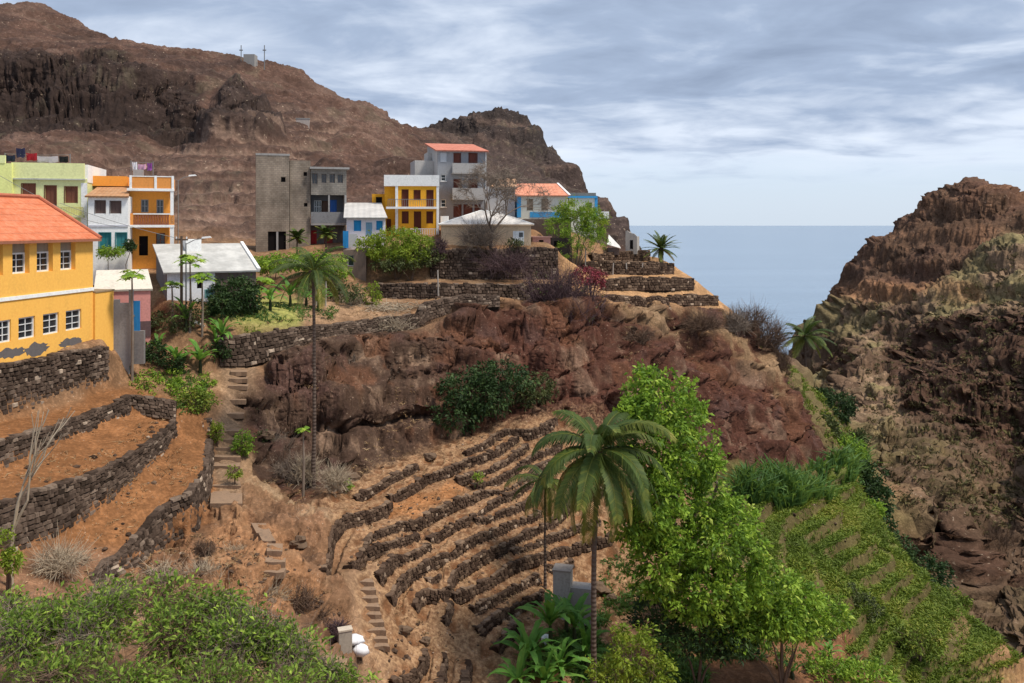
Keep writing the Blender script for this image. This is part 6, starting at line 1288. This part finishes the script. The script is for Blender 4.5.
def rocks(name, spots, seed, m):
    rg = np.random.default_rng(seed); ico = np.array([(0,0,1),(.894,0,.447),(.276,.851,.447),(-.724,.526,.447),(-.724,-.526,.447),(.276,-.851,.447),(.724,.526,-.447),(-.276,.851,-.447),(-.894,0,-.447),(-.276,-.851,-.447),(.724,-.526,-.447),(0,0,-1)])
    fi = np.array([(0,1,2),(0,2,3),(0,3,4),(0,4,5),(0,5,1),(1,6,2),(2,7,3),(3,8,4),(4,9,5),(5,10,1),(6,7,2),(7,8,3),(8,9,4),(9,10,5),(10,6,1),(11,7,6),(11,8,7),(11,9,8),(11,10,9),(11,6,10)])
    Q = np.concatenate([scatter(xy_poly(pl), dn, rg, nz) for pl, dn, nz, _ in spots]); S = np.concatenate([np.full(len(scatter(xy_poly(pl), dn, np.random.default_rng(0), nz)), s) for pl, dn, nz, s in spots]); S = np.resize(S, len(Q))*rg.lognormal(0, .45, len(Q)); N = len(Q)
    sc = S[:, None, None]*np.stack([rg.uniform(.7, 1.3, N), rg.uniform(.7, 1.3, N), rg.uniform(.5, .9, N)], -1)[:, None, :]; V = (ico[None]*(1+rg.normal(0, .16, (N, 12, 1)))*sc+Q[:, None, :]).reshape(-1, 3); F = (np.arange(N)[:, None, None]*12+fi[None]).reshape(-1, 3)
    o = link_mesh(name, np_mesh(name, V, F, {'rnd': ('FACE', np.repeat(np.clip(rg.normal(.55, .25, N), .05, 1), 20))}), m); tag(o, kind='stuff')
rocks('loose_stones', [([(88,590),(210,500),(260,540),(330,580),(380,690),(150,690)], 4.0, .8, .1), ([(0,445),(130,398),(175,424),(100,500),(0,520)], .8, .8, .08), ([(120,540),(200,480),(212,440),(178,442),(60,540)], 1.0, .8, .1), ([(330,520),(430,450),(560,420),(560,600),(480,660),(400,660)], 1.6, 0, .06), ([(300,500),(345,488),(430,444),(540,420),(540,410),(430,430),(340,470)], 1.2, .9, .16),
   ([(740,500),(850,482),(985,622),(1010,670),(860,660)], .5, .8, .12), ([(590,262),(680,264),(715,300),(600,300)], .4, .8, .14), ([(375,640),(425,640),(420,683),(385,683)], 3, 0, .1), ([(640,640),(760,640),(850,683),(640,683)], .8, .8, .1), ([(400,300),(560,300),(600,302),(420,322)], .5, 0, .16), ([(60,575),(130,545),(175,505),(60,560)], 2.2, 0, .12)], 5, M['brown_stone'])

def far_scrub(name, poly, n, h, w, m, seed, ymin=100):
    rg = np.random.default_rng(seed); a = np.array(poly); lo, hi = a.min(0), a.max(0); Q = []
    while len(Q) < n:
        p = hit(*(lo+rg.random(2)*(hi-lo)))
        if p is not None and p.y > ymin and inpoly(np.array([p.x/p.y*FP+CX]), np.array([HY-p.z/p.y*FP]), poly)[0]: Q.append(tuple(p))
    Q = np.array(Q); k = np.repeat(np.arange(len(Q)), 14); N = len(k); S = h*rg.lognormal(0, .4, len(Q))[k]; d = unit(rg.normal(size=(N, 3))+[0, 0, .7]); C = Q[k]+rg.normal(size=(N, 3))*S[:, None]*[.45, .45, .15]
    V, F = leaves(C, d, S, w, rg, .1); v = np.clip(rg.normal(.45, .25, len(Q))[k], 0, 1); tag(link_mesh(name, np_mesh(name, V, F, {'rnd': ('FACE', np.repeat(v, 4))}), m), kind='stuff')
SC = leafmat('dry_scrub', [(0, (.08, .06, .03)), (.5, (.14, .115, .05)), (.8, (.18, .16, .06)), (1, (.25, .19, .1))], .1, .9)
far_scrub('ravine_scrub', [(815,330),(860,300),(960,290),(1023,240),(1023,640),(960,580),(900,500),(860,430)], 1500, .4, .35, SC, 3)
# ================================================================ steps, poles, small things
STEP = paint((.26, .17, .11), .6, sc=2, name='worn_step_stone')
def steps(label, spots, group='stone step flights', th=.3):
    """spots: (column left, column right, row of the front edge, distance) from the top step down"""
    c = [Vector(P((a+b_)/2, py, Y)) for a, b_, py, Y in spots]; e = empty('stone_steps', c[-1], 0, label, 'steps', group); rg = random.Random(len(spots))
    for i, (a, b_, py, Y) in enumerate(spots):
        l, r = Vector(P(a, py, Y)), Vector(P(b_, py+rg.uniform(-.4, .4), Y)); d = (c[i]-c[i+1]) if i+1 < len(c) else (c[i-1]-c[i]); d.z = 0; d = d.normalized()*max(.42, d.length*1.08); o = Vector(e.location); dn = Vector((0, 0, -th-rg.uniform(.0, .04)))
        j = lambda: Vector((rg.gauss(0, .025), rg.gauss(0, .025), rg.gauss(0, .012)))
        m1 = l.lerp(r, .35)+j(); m2 = l.lerp(r, .7)+j(); top = [l+j(), m1, m2, r+j(), r+d+j(), l+d+j()]; top = [p-o for p in top]; n = 6
        MB().add(top+[p+dn for p in top], [tuple(range(n)), tuple(range(n, 2*n))[::-1]]+[(n+i_, n+(i_+1) % n, (i_+1) % n, i_) for i_ in range(n)]).build('step', STEP, e)
def on_land(rows, up=0.0):
    out = []
    for a, b_, py in rows:
        p = hit((a+b_)/2, py+2); out.append((a, b_, py-up, p.y-.1))
    return out
steps('long straight flight of stone steps at the lower left edge of the bowl', on_land([(355.5-.6*0+k*1.9-3, 376+k*2.0-2, 582+k*8.1) for k in range(9)]))
steps('middle flight of steps on the path right of the lowest curved wall', on_land([(215, 241, 431), (214.5, 240.5, 439.5), (214, 240, 448), (213.5, 240, 457), (213, 240, 466)]))
steps('lowest flight of steps on the path, just above the bare earth patch', on_land([(212, 241, 486), (211.5, 242.5, 494.5), (211, 243, 503)]))
steps('uppermost flight of steps where the path leaves the village garden', on_land([(230, 247, 374), (229, 247.5, 381), (227.5, 247, 388), (224, 245, 402), (221, 244, 416)], 2.2))
steps('rough worn steps winding down the bare mound below the path', on_land([(256, 272, 533), (262, 276, 541), (266, 282, 551), (262, 284, 562), (258, 284, 572)]))
WOODP = wood((.13, .09, .065), 'pole_wood', 3)
def pole(name, label, cat, px, pyb, pyt, Y, r, m, lean=0.0, group=None):
    g = Vector(P(px, pyb, Y)); g.z = ground(g.x, g.y); h = P(px, pyt, Y)[2]-g.z; e = empty(name, g, 0, label, cat, group); MB().tube([(0, 0, -.4), (lean*.5, 0, h*.5), (lean, 0, h)], [r, r*.9, r*.75], 8).build('pole', m, e); return e, h
e, h = pole('utility_pole', 'dark wooden utility pole in front of the white roofed shed', 'pole', 181.5, 320, 236, 66.5, .12, WOODP); MB().box(-.5, -.05, h-.35, .5, .05, h-.23).build('crossarm', WOODP, e)
for x in (-.4, .4): MB().tube([(x, 0, h-.23), (x, 0, h-.05)], .05, 6).build('insulator', WHITE, e)
def lamp(label, px, pyb, pyt, Y, rz, arm=1.3):
    e, h = pole('street_lamp', label, 'street lamp', px, pyb, pyt, Y, .06, METAL, group='street lamps'); ca, sa = math.cos(rz), math.sin(rz)
    MB().tube([(0, 0, h-.1), (ca*arm*.5, sa*arm*.5, h+.25), (ca*arm, sa*arm, h+.35)], .035, 6).build('arm', METAL, e); q = Vector((ca*arm, sa*arm, h+.35)); u = Vector((ca, sa, .1)); s = Vector((-sa, ca, 0))*.13
    MB().add([q-u*.1-s, q-u*.1+s, q+u*.65+s*.8, q+u*.65-s*.8, q-u*.05-s*.6+Vector((0, 0, .14)), q-u*.05+s*.6+Vector((0, 0, .14)), q+u*.5+s*.5+Vector((0, 0, .14)), q+u*.5-s*.5+Vector((0, 0, .14))], [(3, 2, 1, 0), (4, 5, 6, 7), (0, 1, 5, 4), (1, 2, 6, 5), (2, 3, 7, 6), (3, 0, 4, 7)]).build('lamp_head', paint((.6, .6, .6), .2), e)
lamp('street lamp on a curved arm above the white roofed shed', 186, 318, 243, 67, 0.1)
lamp('street lamp standing beside the orange house with the balconies', 178, 256, 180, 79, 0.3, 1.0)
e, h = pole('leaning_pipe', 'pale pipe leaning on the slope above the stepped path', 'pipe', 204, 372, 360, 66, .05, METAL); e.location = (0, 0, 0)
for c in list(e.children): bpy.data.objects.remove(c)
p0, p1, p2 = Vector(P(193, 366, 65.5)), Vector(P(195, 322, 66)), Vector(P(232, 346, 70.5)); MB().tube([p1, p1.lerp(p2, .25)+Vector((0, 0, .15)), p2], [.13, .09, .06], 8).build('pipe', paint((.55, .52, .48), .4), e); MB().tube([Vector(P(207, 330, 67)), Vector(P(202, 366, 66))+Vector((0, 0, -.3))], .05, 6).build('support', METAL, e)
PALE = wood((.42, .37, .32), 'pale_post_wood', 3)
for i, (px, b_, t_, Y, lb) in enumerate([(612.5, 277, 263, 97.2, 'pale post against the second spur wall, left of three'), (627, 277, 263, 98, 'pale post against the second spur wall, middle of three'), (641.5, 277, 263, 98.7, 'pale post against the second spur wall, right of three'), (438.5, 303, 270, 84.2, 'pale forked post standing before the corner of the tall black wall'), (316.5, 312, 284, 77, 'pale post left of the withered olive bush'), (325.5, 312, 281, 77.3, 'pale post close to the trunk of the very tall palm'), (585, 262, 247, 96.5, 'slim pale post under the airy green tree')]):
    pole('wooden_post', lb, 'post', px, b_, t_, Y, .09, PALE, random.Random(i).uniform(-.15, .15), 'pale wooden posts')
def cable(label, pts, r=.018):
    q = []
    for a, b_ in zip(pts, pts[1:]):
        a, b_ = Vector(a), Vector(b_); L_ = (b_-a).length; q += [a.lerp(b_, k/10)-Vector((0, 0, 4*.02*L_*k/10*(1-k/10))) for k in range(10)]
    q.append(Vector(pts[-1])); o = MB().tube(q, r, 4).build('power_cable', METAL); tag(o, label, 'cable', 'overhead cables')
cable('black cable sagging across the front of the pale green house', [P(-30, 158, 66), P(86, 220, 70.5), P(128, 228, 71)])
cable('black cable running over the white house to the wooden utility pole', [P(60, 203, 66), P(181, 239, 66.5)])
# laundry
def cloth(label, px, py, w, h, Y, col, gp, rz=0):
    o = Vector(P(px, py, Y)); W, H = w*Y/FP, h*Y/FP; V = []; n = 7; rg = random.Random(int(px*7))
    for j in range(5):
        for i in range(n): V.append((W*i/(n-1), .06*math.sin(i*2.1+j*.5)+.05*j*rg.uniform(-.3, .3), -H*j/4*(1+.08*math.sin(i*1.7))-.05*math.sin(math.pi*i/(n-1))))
    F = [(j*n+i, j*n+i+1, (j+1)*n+i+1, (j+1)*n+i) for j in range(4) for i in range(n-1)]; ob = link_mesh('laundry_cloth', np_mesh('laundry_cloth', V, F, smooth=True), paint(col, .15, name='cotton_cloth'), loc=o); ob.rotation_euler = (0, 0, rz); tag(ob, label, 'cloth', gp)
g1 = 'laundry on the pale green roof'; y = 74.5
cloth('dark blue cloth drying at the left end of the line on the pale green roof', 6, 155, 9, 6, y, (.02, .025, .05), g1); cloth('navy cloth with a raised corner on the pale green roof', 16, 148, 9, 9, y, (.03, .03, .07), g1); cloth('red cloth drying on the pale green roof', 26, 153, 11, 7, y, (.35, .02, .03), g1); cloth('broad pale cloth drying on the pale green roof', 37, 156, 21, 6, y, (.55, .48, .5), g1); cloth('black cloth at the right end of the line on the pale green roof', 59, 156, 9, 6, y, (.02, .02, .02), g1)
g2 = 'laundry on the orange roof'; y = 78
cloth('white cloth drying above the orange roof terrace', 132, 162, 5, 8, y, (.75, .75, .78), g2); cloth('pink and white cloth drying above the orange roof terrace', 138, 164, 8, 5, y, (.62, .35, .45), g2); cloth('purple cloth at the right end of the line above the orange roof', 147, 163, 5, 7, y, (.25, .08, .3), g2)
def line(label, pa, pb, y):
    a, b_ = Vector(P(*pa, y+.03)), Vector(P(*pb, y+.03)); e = empty('clothes_line', a, 0, label, 'clothes line'); MB().tube([(0, 0, .02), (b_-a)/2-Vector((0, 0, .06)), b_-a+Vector((0, 0, .02))], .015, 4).build('line', METAL, e)
    for q in (Vector((0, 0, 0)), b_-a): MB().tube([q+Vector((0, 0, -1.6)), q+Vector((0, 0, .1))], .04, 5).build('post', METAL, e)
line('clothes line with dark and red cloths on the pale green roof', (5, 154), (70, 155), 74.5); line('clothes line with pink and white cloths on the orange roof', (131, 161.5), (153, 162.5), 78)
# white sacks and the block beside the lower steps
def lump(name, label, cat, p, r, m, seed=1, sq=(1, 1, 1), gp=None, rock=False):
    rg = np.random.default_rng(seed); n, k = 12, 8; V = []
    for j in range(k+1):
        th = math.pi*j/k
        for i in range(n): V.append((math.sin(th)*math.cos(2*math.pi*i/n), math.sin(th)*math.sin(2*math.pi*i/n), math.cos(th)))
    V = np.array(V); V = V*(1+(.0 if rock else .14)*vnoise(V+seed, 4.0, seed+2))[:, None]*(1+(.55 if rock else .22)*vnoise(V+seed, 1.6, seed))[:, None]*np.array(sq)*r; F = [(j*n+i, j*n+(i+1) % n, (j+1)*n+(i+1) % n, (j+1)*n+i) for j in range(k) for i in range(n)]
    o = link_mesh(name, np_mesh(name, V, F, smooth=not rock), m, loc=p); return tag(o, label, cat, gp)
g = G(356, 652); lump('white_sack', 'upper white sack lying beside the foot of the lower steps', 'sack', g+Vector((-.15, .15, .55)), .42, paint((.7, .7, .72), .2, name='sack_cloth'), 3, (1.3, .9, .5), 'white sacks'); lump('white_sack', 'lower white sack leaning on the bank beside the lower steps', 'sack', g+Vector((.25, -.15, .15)), .42, paint((.7, .7, .72), .2, name='sack_cloth'), 5, (1.0, .8, .7), 'white sacks')
g = G(345, 650); e = empty('concrete_post', g, R(20), 'stubby pale concrete post beside the white sacks', 'post'); MB().box(-.32, -.2, -.5, .32, .2, 1.0).build('post_body', paint((.36, .31, .25), .5), e); MB().box(-.35, -.23, 1.003, .35, .23, 1.08).build('post_cap', paint((.5, .42, .33), .4), e)
g = G(541, 650); g.z = ground(g.x, g.y); e = empty('white_bucket', g+Vector((.3, .6, 0)), 0, 'white plastic bucket among the banana plants', 'bucket'); MB().tube([(0, 0, -.1), (0, 0, .5)], [.22, .3], 12).build('bucket_body', WHITE, e); MB().tube([(-.3, 0, .45), (0, -.1, .25), (.3, 0, .45)], .015, 4).build('handle', METAL, e)
# heap of dry branches on the cliff edge
c = G(384, 309); rg = np.random.default_rng(4); A = np.array(c)+rg.normal(size=(260, 3))*[1.7, .7, .16]+[0, 0, .15]; d = unit(rg.normal(size=(260, 3))*[1, .6, .2]); V, F = strips(A-d*rg.uniform(.3, 1.1, (260, 1)), A+d*rg.uniform(.3, 1.1, (260, 1)), .03, rg=rg); o = link_mesh('branch_heap', np_mesh('branch_heap', V-np.array(c), F), TW['pale'], loc=c); tag(o, 'heap of pale dry branches on the cliff edge below the little stone outbuilding', 'branch heap')
c = G(348, 302); rg = np.random.default_rng(5); A = np.array(c)+unit(rg.normal(size=(420, 3)))*[1.5, 1.0, .9]*rg.random((420, 1))**.4; A[:, 2] = np.maximum(A[:, 2], c.z-.1); d = unit(rg.normal(size=(420, 3))*[.7, .6, .8]+[0, 0, -.6]); V, F = strips(A-d*.45, A+d*.45, .025, rg=rg); o = link_mesh('straw_pile', np_mesh('straw_pile', V-np.array(c), F), TW['pale'], loc=c); tag(o, 'rounded pile of pale straw behind the very tall palm', 'straw pile')
# big boulders
for i, (px, py, r, lb) in enumerate([(430, 458, .5, 'grey boulder at the cliff foot left of the round dark bush'), (352, 480, .6, 'boulder in the upper left corner of the bowl'), (268, 436, .5, 'pale boulder in the gully beside the grey dry bush'), (600, 590, .7, 'grey boulder right of the concrete tank'), (612, 600, .5, 'smaller boulder in the shade of the big tree'), (404, 632, .5, 'dark rock beside the foot of the lower steps'), (300, 545, .6, 'boulder on the bare mound below the stepped path'), (424, 642, .35, 'small dark rock where the lower beds meet')]):
    lump('boulder', lb, 'boulder', G(px, py)+Vector((0, 0, r*.2)), r*.75, paint((.13, .085, .055), .6, sc=2, name='boulder_rock'), 20+i, (1.2, .9, .7), 'loose boulders', True)
